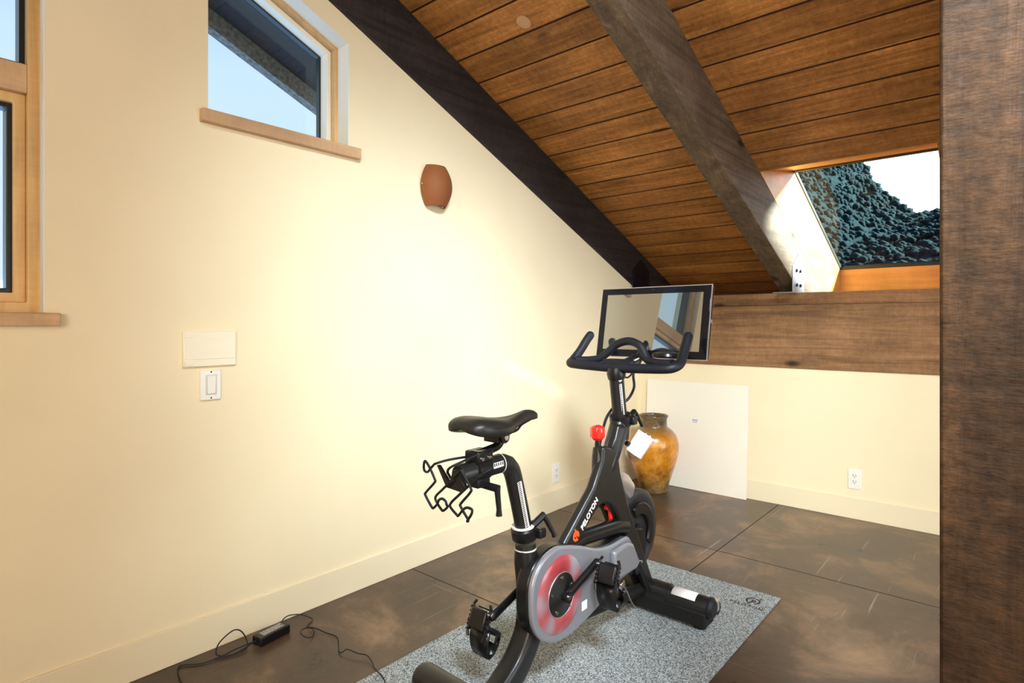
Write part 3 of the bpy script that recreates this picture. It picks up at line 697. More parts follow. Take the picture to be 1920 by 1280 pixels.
obj('cord', cord(rb), M_rub, pa, smooth=True)
rc = [(.090, -2.944, .016), (.065, -2.948, .030), (.060, -2.922, .040), (.063, -2.873, .028), (.085, -2.835, .006), (.107, -2.846, .004), (.129, -2.879, .004), (.170, -2.876, .006), (.211, -2.902, .004), (.214, -2.930, .012), (.183, -2.935, .018), (.160, -2.918, .018), (.155, -2.883, .012), (.182, -2.866, .008), (.229, -2.856, .005), (.272, -2.844, .004), (.309, -2.854, .004), (.372, -2.892, .004), (.400, -2.896, .010), (.405, -2.882, .016), (.427, -2.877, .018), (.456, -2.869, .015), (.486, -2.852, .012), (.531, -2.861, .010), (.560, -2.874, .008), (.600, -2.884, .009), (.640, -2.893, .009), (.671, -2.915, .009), (.700, -2.985, .009)]
obj('cord', cord(rc, .0020), M_rub, pa, smooth=True)

# ------------------------------------------------------------ exercise bike
M0 = 1.07; GZ = .0065
bk = thing('exercise_bike', 'black indoor exercise bike with touchscreen standing on the grey mat', 'exercise bike', (M0, -2.35, GZ))
# stabilisers
def stab(name, y, x0, x1, r=.042, z=.078):
    p = [(x0 + .012, y, z), (x0 + .03, y, z), (x1 - .03, y, z), (x1 - .012, y, z)]
    return obj(name, T(p, [r * .86, r, r, r * .86], 32), M_blk, bk, smooth=True)
rsb = stab('rear_stabilizer', -2.862, .785, 1.345, .046, .066)
for x in (.81, 1.32): obj('rubber_foot', cyl(bmesh.new(), (x, -2.862, GZ), (x, -2.862, .03), .024), M_rub, rsb, smooth=True)
fsb = stab('front_stabilizer', -1.862, .800, 1.352, .040, .088)
obj('foot_base', prism(bmesh.new(), [(-1.905, GZ + .012), (-1.815, GZ + .012), (-1.82, .075), (-1.90, .075)], .83, 1.335), M_mat_blk, fsb, bevel=.006)
for x in (.85, 1.30): obj('rubber_foot', cyl(bmesh.new(), (x, -1.87, GZ), (x, -1.87, .03), .026), M_rub, fsb, smooth=True)
for x, s in ((.812, -1), (1.340, 1)): obj('end_cap', T([(x - .006 * s, -1.862, .088), (x + .006 * s, -1.862, .088), (x + .016 * s, -1.862, .088)], [.0415, .0415, .030], 32), M_rub, fsb, smooth=True)
# white sticker wrapped on the tube
bm = bmesh.new(); ang = [R(a) for a in range(35, 158, 8)]
g = []
for x in (1.190, 1.290): g.append([bm.verts.new((x, -1.862 - .0406 * math.cos(a), .088 + .0406 * math.sin(a))) for a in ang])
for k in range(len(ang) - 1): bm.faces.new((g[0][k], g[0][k + 1], g[1][k + 1], g[1][k]))
o = obj('warning_label', bm, M_tape, fsb, smooth=True); sm_ = o.modifiers.new('t', 'SOLIDIFY'); sm_.thickness = .0006
obj('tube_clamp_ring', T([(1.160, -1.862, .088), (1.166, -1.862, .088)], .0425, 32), M_grey, fsb, smooth=True)
for x in (.815, 1.335):
    wv = obj('transport_wheel', cyl(bmesh.new(), (x - .012, -1.800, .068), (x + .012, -1.800, .068), .027), M_rub, fsb, bevel=.004)
    obj('wheel_bracket', B((x - .016, -1.835, .060), (x + .016, -1.795, .104)), M_alu, fsb, bevel=.005)
# main frame: Y-shaped body with text tube
body = [(-2.172, .812), (-2.215, .757), (-2.238, .732), (-2.262, .745), (-2.300, .750), (-2.306, .702), (-2.365, .609), (-2.541, .468), (-2.58, .38), (-2.50, .38), (-2.395, .458), (-2.340, .507), (-2.305, .530), (-2.268, .541), (-2.235, .540), (-2.205, .520), (-2.170, .478), (-2.085, .490), (-2.108, .560), (-2.142, .640), (-2.152, .688), (-2.120, .735), (-2.070, .800)]
full = [(-2.150, .815), (-2.172, .765), (-2.198, .732), (-2.220, .742), (-2.262, .748), (-2.266, .700), (-2.328, .609), (-2.502, .468), (-2.56, .38), (-2.47, .38), (-2.405, .452), (-2.345, .500), (-2.310, .524), (-2.275, .538), (-2.240, .538), (-2.205, .520), (-2.168, .481), (-1.881, .055), (-1.835, .066), (-2.078, .493), (-2.108, .560), (-2.140, .640), (-2.150, .688), (-2.115, .735), (-2.062, .800)]
obj('frame', prism(bmesh.new(), full, M0 - .002, M0 + .036), M_blk, bk, bevel=.0125, seg=4)
obj('fork_leg', prism(bmesh.new(), [(-2.235, .555), (-2.168, .481), (-1.881, .055), (-1.835, .066), (-2.078, .493), (-2.125, .60)], M0 - .040, M0 - .018), M_blk, bk, bevel=.006, seg=3)
obj('head_blend', T([(M0 + .008, -2.23, .61), (M0 + .006, -2.19, .665), (M0 + .002, -2.125, .750), (M0, -2.090, .812)], [.022, .034, .037, .036], 24), M_blk, bk, smooth=True)
# right leg socket on the front tube
obj('leg_socket', T([(M0 + .02, -1.862, .088), (M0 + .10, -1.862, .088)], .0445, 32), M_blk, bk, smooth=True)
# head tube, post, collar
obj('head_tube', T([(M0, -2.084, .745), (M0, -2.081, .775), (M0, -2.078, .81), (M0, -2.082, .842)], [.033, .035, .036, .034], 24, ref=(1, 0, 0), aspect=.95), M_blk, bk, smooth=True)
hp = obj('handlebar_post', T([(M0, -2.083, .80), (M0, -2.118, 1.012)], .030, 24, ref=(1, 0, 0), aspect=.92), M_blk, bk, smooth=True)
pd = V((0, -.035, .212)).normalized(); pn = V((1, 0, 0))
def scale_strip(parent, a, b, nrm, wdt=.014, nmark=14, name='height_scale'):
    a, b, nrm = V(a), V(b), V(nrm).normalized(); d = (b - a); L_ = d.length; d.normalize(); s = nrm.cross(d)
    f4 = Matrix(((s.x, d.x, nrm.x, a.x), (s.y, d.y, nrm.y, a.y), (s.z, d.z, nrm.z, a.z), (0, 0, 0, 1)))
    st = obj(name, B((-wdt / 2, 0, -.0006), (wdt / 2, L_, .0004), f4), M_grey, parent)
    mk = bmesh.new()
    for i in range(nmark):
        yy = L_ * (i + .5) / nmark; box(mk, (-wdt * .18, yy - L_ / nmark * .30, .0003), (wdt * .40, yy + L_ / nmark * .22, .0008), f4)
    obj('scale_mark', mk, M_slot, st)
pr_ = V((.86, -.50, 0)).normalized()
def on_tube(p, r, asp=.92): return V(p) + V((pr_.x * r * asp, pr_.y * r, 0))
scale_strip(hp, on_tube((M0, -2.088, .845), .0305), on_tube((M0, -2.110, .965), .0305), pr_, .011, 16)
obj('emblem', T([on_tube((M0, -2.113, .983), .029), on_tube((M0, -2.113, .983), .0312)], .0085, 20), M_grey, hp)
pcol = obj('post_collar', T([(M0, -2.078, .800), (M0, -2.0795, .806), (M0, -2.084, .838), (M0, -2.085, .843)], [.041, .044, .044, .040], 32), M_blk2, bk, smooth=True)
obj('collar_clamp', B((M0 + .02, -2.082, .805), (M0 + .058, -2.050, .838)), M_blk2, pcol, bevel=.005)
obj('collar_lever', tube(cyl(bmesh.new(), (M0 + .030, -2.065, .835), (M0 + .030, -2.030, .850), .011), [(M0 + .030, -2.034, .852), (M0 + .034, -2.02, .840), (M0 + .042, -1.988, .788)], [.010, .008, .006], 10), M_blk2, pcol, smooth=True)
# PELOTON lettering on the frame tube
tv = V((0, .090, .076)).normalized(); uv = V((0, -tv.z, tv.y))
text('frame_lettering', 'PELOTON', .0275, frame4((M0 + .0366, -2.356, .528), tv, uv), M_print, bk, .0005, .0009, 1.06)
logo(None, frame4((M0 + .0364, -2.440, .472), tv, uv), .0185, M_orange, bk, 'frame_logo', .22)
# cross tube
obj('cross_tube', T([(M0 + .016, -2.46, .432), (M0 + .016, -2.385, .446), (M0 + .016, -2.14, .424), (M0 + .016, -2.085, .408)], [.026, .028, .030, .030], 24), M_blk2, bk, smooth=True)
# resistance knob
kn = obj('resistance_knob', lathe(bmesh.new(), [(0, 0), (.015, 0), (.021, .006), (.0265, .020), (.0265, .040), (.023, .051), (.014, .054), (0, .054)], (M0 + .0, -2.248, .766), 'Z', 28), M_red, bk, smooth=True)
bmk = bmesh.new(); 
for k in range(7):
    a = 2 * math.pi * k / 7; p = (M0 + .0215 * math.cos(a), -2.248 + .0215 * math.sin(a)); tube(bmk, [(p[0], p[1], .777), (p[0], p[1], .811)], .0068, 10)
obj('knob_ridge', bmk, M_red, kn, smooth=True)
logo(None, frame4((M0, -2.248, .8202), (.75, .65, 0), (-.65, .75, 0)), .009, M_slot, kn, 'knob_logo', .16)
obj('knob_stem', T([(M0, -2.242, .715), (M0, -2.246, .752), (M0, -2.248, .768)], [.014, .012, .009], 16), M_blk2, bk, smooth=True)
obj('knob_boss', T([(M0 + .008, -2.262, .64), (M0 + .005, -2.246, .700), (M0 + .002, -2.240, .738)], [.022, .027, .023], 24), M_blk, bk, smooth=True)
# belt cover
cy, cz = -2.574, .330
cov = [(-2.722, .355), (-2.716, .405), (-2.690, .447), (-2.645, .474), (-2.590, .484), (-2.534, .474), (-2.442, .446), (-2.345, .410), (-2.250, .396), (-2.168, .398), (-2.128, .385), (-2.066, .290), (-2.085, .262), (-2.190, .250), (-2.330, .212), (-2.454, .184), (-2.546, .176), (-2.620, .190), (-2.680, .228), (-2.715, .285)]
cs = [(p.x, p.y) for p in cr_curve([(a, b, 0) for a, b in cov], 3, closed=True)]
bc = obj('belt_cover', prism(bmesh.new(), cs, M0 + .050, M0 + .070), M_cover, bk, bevel=.009, seg=4)
cs2 = [(y_ * .992 + cy * .008, z_ * .992 + cz * .008) for y_, z_ in cs]
obj('cover_back', prism(bmesh.new(), cs2, M0 + .004, M0 + .0515), M_blk2, bk, bevel=.006)
obj('cover_bulge', prism(bmesh.new(), [(-2.275, .384), (-2.18, .390), (-2.14, .376), (-2.088, .292), (-2.115, .272), (-2.230, .270), (-2.285, .30)], M0 + .066, M0 + .092), M_cover, bk, bevel=.012, seg=4)
obj('accent_ring', lathe(bmesh.new(), [(.066, .0690), (.070, .0730), (.085, .0765), (.105, .0765), (.121, .0720), (.124, .0695)], (M0, cy, cz), 'X', 64), M_ring, bc, smooth=True)
hd_ = obj('hub_disc', lathe(bmesh.new(), [(0, .088), (.020, .087), (.034, .080), (.062, .077), (.069, .074), (.070, .069)], (M0, cy, cz), 'X', 48), M_blk2, bc, smooth=True)
obj('disc_rim', torus(bmesh.new(), (M0 + .0735, cy, cz), .070, .0014, 'X', 56, 8), M_alu, hd_, smooth=True)
for k in range(5):
    a = R(20 + 72 * k); obj('disc_screw', cyl(bmesh.new(), (M0 + .076, cy + .056 * math.cos(a), cz + .056 * math.sin(a)), (M0 + .0805, cy + .056 * math.cos(a), cz + .056 * math.sin(a)),   .0055, 12), M_steel, hd_, smooth=True)
obj('cover_logo_patch', B((M0 + .068, -2.455, .232), (M0 + .0712, -2.425, .262)), M_tape, bc)
# cranks and pedals
def crank(x, s, y1, z1):
    d = V((0, y1 - cy, z1 - cz)); L_ = d.length; d.normalize(); n = V((0, -d.z, d.y))
    bm = bmesh.new(); sec = [(-.010, .012, .008), (0, .019, .011), (.02, .019, .011), (.05, .016, .0095), (.12, .015, .009), (L_ - .02, .0155, .009), (L_, .0165, .009), (L_ + .012, .010, .007)]
    rings = []
    for l, hw, ht in sec:
        c = V((x, cy, cz)) + d * l
        rings.append([bm.verts.new(c + n * (hw * math.cos(a)) + V((ht * math.sin(a), 0, 0))) for a in [2 * math.pi * k / 16 for k in range(16)]])
    for a, b in zip(rings, rings[1:]):
        for k in range(16): bm.faces.new((a[k], a[(k + 1) % 16], b[(k + 1) % 16], b[k]))
    bm.faces.new(rings[0][::-1]); bm.faces.new(rings[-1])
    o = obj('crank_arm', bm, M_blk2, bk, smooth=True)
    obj('crank_bolt', cyl(bmesh.new(), (x, cy, cz), (x + .0135 * s, cy, cz), .0085, 16), M_steel, o, smooth=True)
    obj('crank_boss', cyl(bmesh.new(), (x - .035 * s, cy, cz), (x + .010 * s, cy, cz), .0175, 24), M_blk2, o, smooth=True)
    return V((x, y1, z1))
def pedal(end, s):
    """cage pedal hanging from its axle; s=+1 outward on the right"""
    ax = end + V((.050 * s, 0, 0))
    dn_ = V((0, -.38, -.93)).normalized(); fw = V((0, -.93, .38)).normalized()   # down along the cage, and out of its sole
    f4 = Matrix(((s, 0, 0, ax.x), (0, fw.y, dn_.y, ax.y), (0, fw.z, dn_.z, ax.z), (0, 0, 0, 1))) @ Matrix.Translation((0, 0, .022))   # local x out, y sole normal, z toe (down)
    body = B((-.032, -.014, -.030), (.034, .014, .032), f4)
    p = obj('pedal', body, M_blk2, bk, bevel=.006)
    obj('pedal_axle', cyl(bmesh.new(), end - V((.006 * s, 0, 0)), ax, .0085, 16), M_steel, p, smooth=True)
    # clip mechanism on the upper side
    cl = bmesh.new(); box(cl, (-.026, -.030, -.034), (.028, -.010, -.004), f4); box(cl, (-.018, -.034, -.028), (.020, -.028, -.014), f4); box(cl, (-.030, -.026, .010), (.030, -.012, .022), f4)
    obj('cleat_clip', cl, M_blk2, p, bevel=.003)
    for (a, b) in ((-.020, -.030), (.022, -.030), (-.020, -.010), (.022, -.010), (.0, -.032)):
        obj('clip_screw', cyl(bmesh.new(), f4 @ V((a, -.0295, b)), f4 @ V((a, -.033, b)), .0034, 10), M_steel, p, smooth=True)
    # side rails with teeth
    for q in (-.037, .038):
        rl = bmesh.new(); tube(rl, [f4 @ V((q * .8, 0, -.048)), f4 @ V((q, 0, -.036)), f4 @ V((q, 0, .045)), f4 @ V((q * .85, 0, .060))], .005, 8)
        for k in range(6): box(rl, (q - .004, -.008, -.030 + .013 * k), (q + .004, .008, -.024 + .013 * k), f4)
        obj('toothed_rail', rl, M_blk2, p)
    # toe cage: curved band around the toe
    cg = bmesh.new(); rows_ = []
    for (z_, y_, hw) in ((.030, -.016, .040), (.060, -.020, .041), (.088, -.030, .036), (.108, -.046, .030), (.112, -.066, .026), (.098, -.082, .026), (.070, -.088, .030), (.040, -.086, .032)):
        rows_.append([f4 @ V((-hw, y_, z_)), f4 @ V((hw, y_, z_))])
    for a, b in zip(rows_, rows_[1:]):
        m0, m1 = a[0].lerp(a[1], .30), a[0].lerp(a[1], .70); n0, n1 = b[0].lerp(b[1], .30), b[0].lerp(b[1], .70)
        if rows_.index(a) < 6: continue
        for (u0, u1, w0, w1) in ((a[0], m0, b[0], n0), (m1, a[1], n1, b[1])):
            cg.faces.new([cg.verts.new(v) for v in (u0, u1, w1, w0)])
    for i in (0, 1, 2, 3, 4, 5):
        a, b = rows_[i], rows_[i + 1]; cg.faces.new([cg.verts.new(v) for v in (a[0], a[1], b[1], b[0])])
    bmesh.ops.remove_doubles(cg, verts=cg.verts, dist=.0004)
    o = obj('toe_cage', cg, M_blk2, p, smooth=True); sd = o.modifiers.new('t', 'SOLIDIFY'); sd.thickness = .004; sd.offset = 0
    # strap round the foot space, with buckle and loose tail
    st = [f4 @ V(q) for q in ((-.040, .004, .016), (-.046, -.030, .022), (-.044, -.066, .034), (-.024, -.088, .042), (.012, -.090, .042), (.040, -.070, .036), (.050, -.034, .024), (.046, .002, .014))]
    cpts = cr_curve(st, 6); sb = bmesh.new(); zz = (dn_ * .0065)
    r_ = [(sb.verts.new(q - zz), sb.verts.new(q + zz)) for q in cpts]
    for a, b in zip(r_, r_[1:]): sb.faces.new((a[0], a[1], b[1], b[0]))
    o = obj('strap', sb, M_rub, p, smooth=True); sd = o.modifiers.new('t', 'SOLIDIFY'); sd.thickness = .0022; sd.offset = 0
    bq = f4 @ V((.048, -.018, .020))
    obj('buckle', box(bmesh.new(), (-.005, -.013, -.010), (.006, .013, .010), Matrix.Translation(bq) @ Matrix.Rotation(R(20), 4, 'X')), M_steel, p, bevel=.002)
    obj('buckle', cyl(bmesh.new(), bq + V((-.004, .008, -.022)), bq + V((.010, .008, -.022)), .0055, 12), M_steel, p, smooth=True)
    if s > 0:
        tl = [bq, bq + V((.008, .012, -.020)), bq + V((.016, .024, -.052)), bq + V((.020, .052, -.090))]
        cp = cr_curve(tl, 6); sb = bmesh.new(); zx = V((.0065, -.003, 0)); r_ = [(sb.verts.new(q - zx), sb.verts.new(q + zx)) for q in cp]
        for a, b in zip(r_, r_[1:]): sb.faces.new((a[0], a[1], b[1], b[0]))
        o = obj('strap_tail', sb, P('grey_webbing', (.12, .12, .11), .6), p, smooth=True); sd = o.modifiers.new('t', 'SOLIDIFY'); sd.thickness = .002; sd.offset = 0
    return p
pedal(crank(1.163, 1, -2.402, .385), 1)
pedal(crank(1.000, -1, -2.742, .277), -1)
# flywheel
fc = (M0, -1.972, .358)
fw_ = obj('flywheel', lathe(bmesh.new(), [(.120, -.006), (.135, -.013), (.160, -.013), (.167, -.009), (.168, 0), (.167, .009), (.160, .013), (.135, .013), (.120, .006), (.05, .006), (.0, .006)], fc, 'X', 72), M_fly, bk, smooth=True)
lathe_bm = lathe(bmesh.new(), [(0, .006), (.03, .012), (.035, .022), (0, .024)], fc, 'X', 32); obj('flywheel_hub', lathe_bm, M_blk2, fw_, smooth=True)
obj('flywheel_back', lathe(bmesh.new(), [(.0, -.007), (.122, -.007)], fc, 'X', 72), M_fly, fw_)
obj('flywheel_guard', prism(bmesh.new(), [(fc[1] + .112 * math.cos(R(a)), fc[2] + .118 * math.sin(R(a))) for a in range(-40, 121, 8)] + [(fc[1] + .07 * math.cos(R(a)), fc[2] + .07 * math.sin(R(a))) for a in range(120, -41, -8)], M0 + .016, M0 + .030), M_blk2, bk, bevel=.006)
obj('lower_guard', prism(bmesh.new(), [(-2.02, .385), (-1.96, .372), (-1.925, .315), (-1.935, .24), (-2.00, .19), (-2.06, .28)], M0 + .014, M0 + .030), M_blk2, bk, bevel=.006, seg=3)
obj('brake_housing', T([(M0 + .0, -2.115, .60), (M0 + .0, -2.075, .575), (M0 + .0, -2.045, .545), (M0 + .0, -2.03, .515)], [.030, .038, .038, .024], 24), M_alu, bk, smooth=True)
obj('brake_link', tube(cyl(bmesh.new(), (M0, -2.17, .51), (M0, -2.145, .41), .008), [(M0 - .02, -2.165, .495), (M0 + .02, -2.165, .495)], .010, 12), M_red, bk, smooth=True)
obj('tension_bracket', B((M0 - .018, -2.18, .39), (M0 + .018, -2.11, .43)), M_alu, bk, bevel=.004)
obj('leg_bolt', cyl(bmesh.new(), (M0 + .034, -1.988, .248), (M0 + .042, -1.988, .248), .006, 12), M_steel, bk, smooth=True)
obj('lower_brace', T([(M0 - .01, -2.62, .19), (M0 - .01, -2.30, .15), (M0 - .01, -1.90, .095)], .024, 16), M_mat_blk, bk, smooth=True)
# seat tube sweeping down to the rear stabiliser
sp = cr_curve([(M0, -2.668, .505), (M0, -2.664, .450), (M0, -2.648, .380), (M0, -2.640, .300), (M0, -2.648, .235), (M0, -2.680, .178), (M0, -2.728, .132), (M0, -2.800, .090), (M0, -2.850, .068)], 5)
rr_ = [.034 + .006 * min(1, i / 12) for i in range(len(sp))]
bm = bmesh.new(); rings = []
for i, p in enumerate(sp):
    t = (sp[min(i + 1, len(sp) - 1)] - sp[max(i - 1, 0)]).normalized(); n = V((1, 0, 0)); q = t.cross(n).normalized(); k_ = min(1, i / 16)
    rg = []
    for j in range(28):
        a = 2 * math.pi * j / 28; ex = 2 / (2 + 2.2 * k_); ca, sa = math.cos(a), math.sin(a)
        u = math.copysign(abs(ca) ** ex, ca); w_ = math.copysign(abs(sa) ** ex, sa); rg.append(bm.verts.new(p + n * u * rr_[i] * .92 + q * w_ * rr_[i]))
    rings.append(rg)
for a, b in zip(rings, rings[1:]):
    for k in range(28): bm.faces.new((a[k], a[(k + 1) % 28], b[(k + 1) % 28], b[k]))
bm.faces.new(rings[0]); bm.faces.new(rings[-1][::-1])
st_ = obj('seat_tube', bm, M_blk, bk, smooth=True)
obj('tube_joint_ring', T([(M0, -2.6675, .486), (M0, -2.6675, .490)], .0352, 32), M_grey, st_, smooth=True)
scl = obj('seat_collar', T([(M0, -2.669, .520), (M0, -2.670, .526), (M0, -2.678, .556), (M0, -2.679, .560)], [.038, .041, .041, .036], 32), M_blk2, bk, smooth=True)
obj('collar_washer', T([(M0, -2.679, .560), (M0, -2.6795, .564)], .037, 32), M_grey, scl, smooth=True)
obj('collar_clamp', B((M0 + .015, -2.660, .525), (M0 + .055, -2.628, .556)), M_blk2, scl, bevel=.005)
obj('collar_lever', tube(cyl(bmesh.new(), (M0 + .028, -2.662, .566), (M0 + .036, -2.618, .590), .0115), [(M0 + .035, -2.626, .592), (M0 + .042, -2.615, .575), (M0 + .054, -2.592, .528), (M0 + .056, -2.588, .518)], [.0105, .009, .0075, .0095], 12), M_blk2, scl, smooth=True)
# seat post with elbow
spo = obj('seat_post', T(cr_curve([(M0, -2.672, .52), (M0, -2.684, .585), (M0, -2.722, .715), (M0, -2.736, .750)], 4) + [V((M0, -2.752, .767)), V((M0, -2.775, .776)), V((M0, -2.80, .778))], .0285, 28, ref=(1, 0, 0), aspect=.9), M_blk, bk, smooth=True)
sl_ = obj('seat_slider', T([(M0, -2.79, .778), (M0, -2.955, .776), (M0, -2.962, .776)], [.0288, .0288, .026], 28, ref=(1, 0, 0), aspect=.95), M_blk, bk, smooth=True)
obj('slider_joint', T([(M0, -2.789, .778), (M0, -2.791, .778)], .0292, 28), M_grey, sl_, smooth=True)
pr_ = V((.80, -.60, 0)).normalized()
pq = V((.72, -.66, -.2)).normalized()
scale_strip(spo, V((M0, -2.682, .566)) + V((.0262, -.006, -.002)), V((M0, -2.722, .716)) + V((.0262, -.006, -.002)), (.96, -.26, -.07), .015, 26)
scale_strip(sl_, (M0 + .0278, -2.845, .784), (M0 + .0278, -2.802, .785), (1, 0, .08), .016, 5, 'setback_scale')
# saddle clamp carriage
ca_ = obj('saddle_carriage', T([(M0, -2.905, .779), (M0, -2.852, .779)], .0345, 28), M_blk2, bk, smooth=True)
obj('carriage_top', B((M0 - .028, -2.91, .80), (M0 + .028, -2.845, .834)), M_blk2, ca_, bevel=.006)
for yy in (-2.893, -2.862): obj('carriage_bolt', cyl(bmesh.new(), (M0 + .027, yy, .812), (M0 + .0315, yy, .812), .0055, 12), M_steel, ca_, smooth=True)
obj('carriage_block', B((M0 - .018, -2.905, .728), (M0 + .022, -2.852, .756)), M_blk2, ca_, bevel=.005)
obj('carriage_lever', tube(cyl(bmesh.new(), (M0 - .01, -2.872, .734), (M0 + .062, -2.862, .728), .011), [(M0 + .056, -2.862, .734), (M0 + .058, -2.862, .715), (M0 + .060, -2.858, .668), (M0 + .060, -2.858, .650)], [.010, .0085, .0075, .0095], 12), M_blk2, ca_, smooth=True)
obj('saddle_neck', T(cr_curve([(M0, -2.885, .822), (M0, -2.835, .826), (M0, -2.80, .832), (M0, -2.785, .846), (M0, -2.785, .860)], 5), [.013] * 21, 14), M_blk2, bk, smooth=True)
obj('rail_clamp', box(cyl(bmesh.new(), (M0 - .032, -2.800, .862), (M0 + .034, -2.800, .862), .018, 20), (M0 - .026, -2.83, .848), (M0 + .026, -2.775, .876)), M_blk2, bk, smooth=True)
obj('clamp_bolt', cyl(bmesh.new(), (M0 + .033, -2.800, .862), (M0 + .039, -2.800, .862), .009, 14), M_steel, bk, smooth=True)
# saddle
bm = bmesh.new(); rings = []; K = 24
secs = [(-2.955, .030, .900, .912, 0), (-2.948, .055, .888, .922, 0), (-2.925, .072, .878, .932, .003), (-2.890, .078, .872, .932, .005), (-2.850, .077, .868, .926, .006), (-2.810, .066, .868, .918, .006), (-2.770, .045, .872, .914, .004), (-2.730, .029, .880, .915, .002), (-2.695, .022, .886, .920, 0), (-2.665, .020, .889, .925, 0), (-2.640, .019, .890, .922, 0), (-2.622, .014, .892, .914, 0), (-2.615, .006, .897, .907, 0)]
SS = cr_curve([(s[0], s[1], s[2]) for s in secs], 3); S2 = cr_curve([(s[3], s[4], 0) for s in secs], 3)
for a, b in zip(SS, S2):
    y_, hw, zb = a; zt = b[0]; dip = b[1]; ring = []
    for k in range(K):
        an = 2 * math.pi * k / K; c_, s_ = math.cos(an), math.sin(an)
        x_ = hw * math.copysign(abs(c_) ** .8, c_)
        zm = zt - (zt - zb) * .55
        if s_ >= 0: z_ = zm + (zt - zm) * abs(s_) ** .8 - dip * max(0, 1 - abs(c_) * 3)
        else: z_ = zm - (zm - zb) * abs(s_) ** .35 * (abs(c_) ** .5 * .8 + .2)
        ring.append(bm.verts.new((M0 + x_, y_, z_)))
    rings.append(ring)
for a, b in zip(rings, rings[1:]):
    for k in range(K): bm.faces.new((a[k], a[(k + 1) % K], b[(k + 1) % K], b[k]))
bm.faces.new(rings[0][::-1]); bm.faces.new(rings[-1])
sd_ = obj('saddle', bm, M_lead, bk, smooth=True, angle=70)
for q in (-1, 1):
    obj('saddle_rail', T(cr_curve([(M0 + .008 * q, -2.655, .893), (M0 + .012 * q, -2.700, .884), (M0 + .021 * q, -2.735, .872), (M0 + .022 * q, -2.790, .868), (M0 + .022 * q, -2.845, .868), (M0 + .030 * q, -2.890, .884), (M0 + .032 * q, -2.905, .892)], 5), .0036, 10), M_mat_blk, sd_, smooth=True)
obj('seam', T(cr_curve([(M0 + .0795, -2.893, .905), (M0 + .0775, -2.865, .903), (M0 + .0685, -2.822, .902), (M0 + .048, -2.778, .9)], 5), .0008, 6), M_mat_blk, sd_)
# wire weight rack behind the saddle
def rk(px): return [(p[0], p[1], p[2]) for p in px]
ry = -2.985
def RX(l): return [(x, (y if y is not None else ry), z) for x, y, z in l]
wr = obj('weight_rack', tube(bmesh.new(), cr_curve([(1.052, -2.86, .812), (1.03, -2.95, .812), (1.006, ry, .803), (.993, ry, .795), (.980, ry, .783), (.958, ry + .01, .769), (.933, ry + .02, .766), (.929, ry + .02, .779), (.956, ry, .801), (.964, ry, .800), (.981, ry, .783), (.999, ry, .758), (.999, ry, .748), (.962, ry, .713), (.960, ry, .704), (.987, ry, .676), (.996, ry, .676), (1.010, ry, .689), (1.028, ry - .01, .706), (1.052, ry - .02, .717), (1.066, ry - .02, .713), (1.070, ry - .02, .705), (1.063, ry - .01, .694), (1.036, ry, .676), (1.028, ry, .677), (1.010, ry, .692), (1.003, ry, .708), (1.033, ry, .735), (1.062, ry, .760)], 5), .0036, 8), M_mat_blk, bk, smooth=True)
obj('rack_wire', T(cr_curve([(1.100, -2.86, .838), (1.085, -2.95, .817), (1.066, ry, .802), (1.042, ry + .01, .784), (1.038, ry + .02, .771), (1.046, ry + .02, .764), (1.070, ry + .01, .773), (1.103, ry, .797), (1.112, ry, .794), (1.142, ry, .760), (1.142, ry, .747), (1.106, ry, .710), (1.106, ry, .700), (1.133, ry, .672), (1.140, ry - .01, .673), (1.166, ry - .02, .699), (1.167, ry - .02, .711), (1.148, ry - .02, .712), (1.122, ry - .01, .697), (1.096, ry, .675), (1.089, ry, .676), (1.064, ry, .692), (1.067, ry, .704), (1.094, ry, .728), (1.150, -2.96, .785), (1.168, -2.93, .806), (1.19 - .07, -2.88, .815)], 5), .0036, 8), M_mat_blk, wr, smooth=True)
obj('rack_mount', prism(bmesh.new(), [(.995, .795), (1.003, .795), (1.047, .752), (1.062, .79), (1.075, .795), (1.112, .752), (1.095, .735), (1.035, .738)], ry + .010, ry + .022, 'Y'), M_blk2, wr, bevel=.002)
# handlebar
hy = -2.112
hb = bmesh.new()
main = [(M0 - .222, -1.960, 1.146), (M0 - .226, -1.985, 1.122), (M0 - .232, -2.025, 1.078), (M0 - .238, -2.065, 1.044), (M0 - .226, -2.100, 1.034), (M0 - .19, -2.112, 1.031), (M0 - .10, -2.118, 1.028), (M0, -2.120, 1.026), (M0 + .10, -2.118, 1.028), (M0 + .19, -2.112, 1.031), (M0 + .226, -2.098, 1.036), (M0 + .238, -2.065, 1.050), (M0 + .232, -2.025, 1.082), (M0 + .226, -1.985, 1.124), (M0 + .222, -1.960, 1.148)]
tube(hb, cr_curve(main, 6), .0182, 20, rounded=True)
obj('handlebar', hb, M_rub, bk, smooth=True)
arch = [(M0 - .215, -2.07, 1.045), (M0 - .165, -2.055, 1.046), (M0 - .12, -2.045, 1.055), (M0 - .082, -2.035, 1.084), (M0 - .050, -2.028, 1.113), (M0, -2.022, 1.127), (M0 + .050, -2.028, 1.113), (M0 + .075, -2.035, 1.084), (M0 + .100, -2.045, 1.055), (M0 + .155, -2.055, 1.047), (M0 + .212, -2.07, 1.050)]
obj('centre_grip', T(cr_curve(arch, 6), .0160, 18), M_rub, bk, smooth=True)
obj('handlebar_clamp', T(cr_curve([(M0 - .07, -2.10, 1.032), (M0 - .03, -2.098, 1.036), (M0 + .03, -2.098, 1.036), (M0 + .07, -2.10, 1.032)], 4), [.016] + [.024] * 11 + [.016], 20), M_rub, bk, smooth=True)
obj('stem_cap', T([(M0, -2.112, .985), (M0, -2.116, 1.005), (M0, -2.118, 1.028)], [.034, .037, .030], 24), M_blk2, bk, smooth=True)
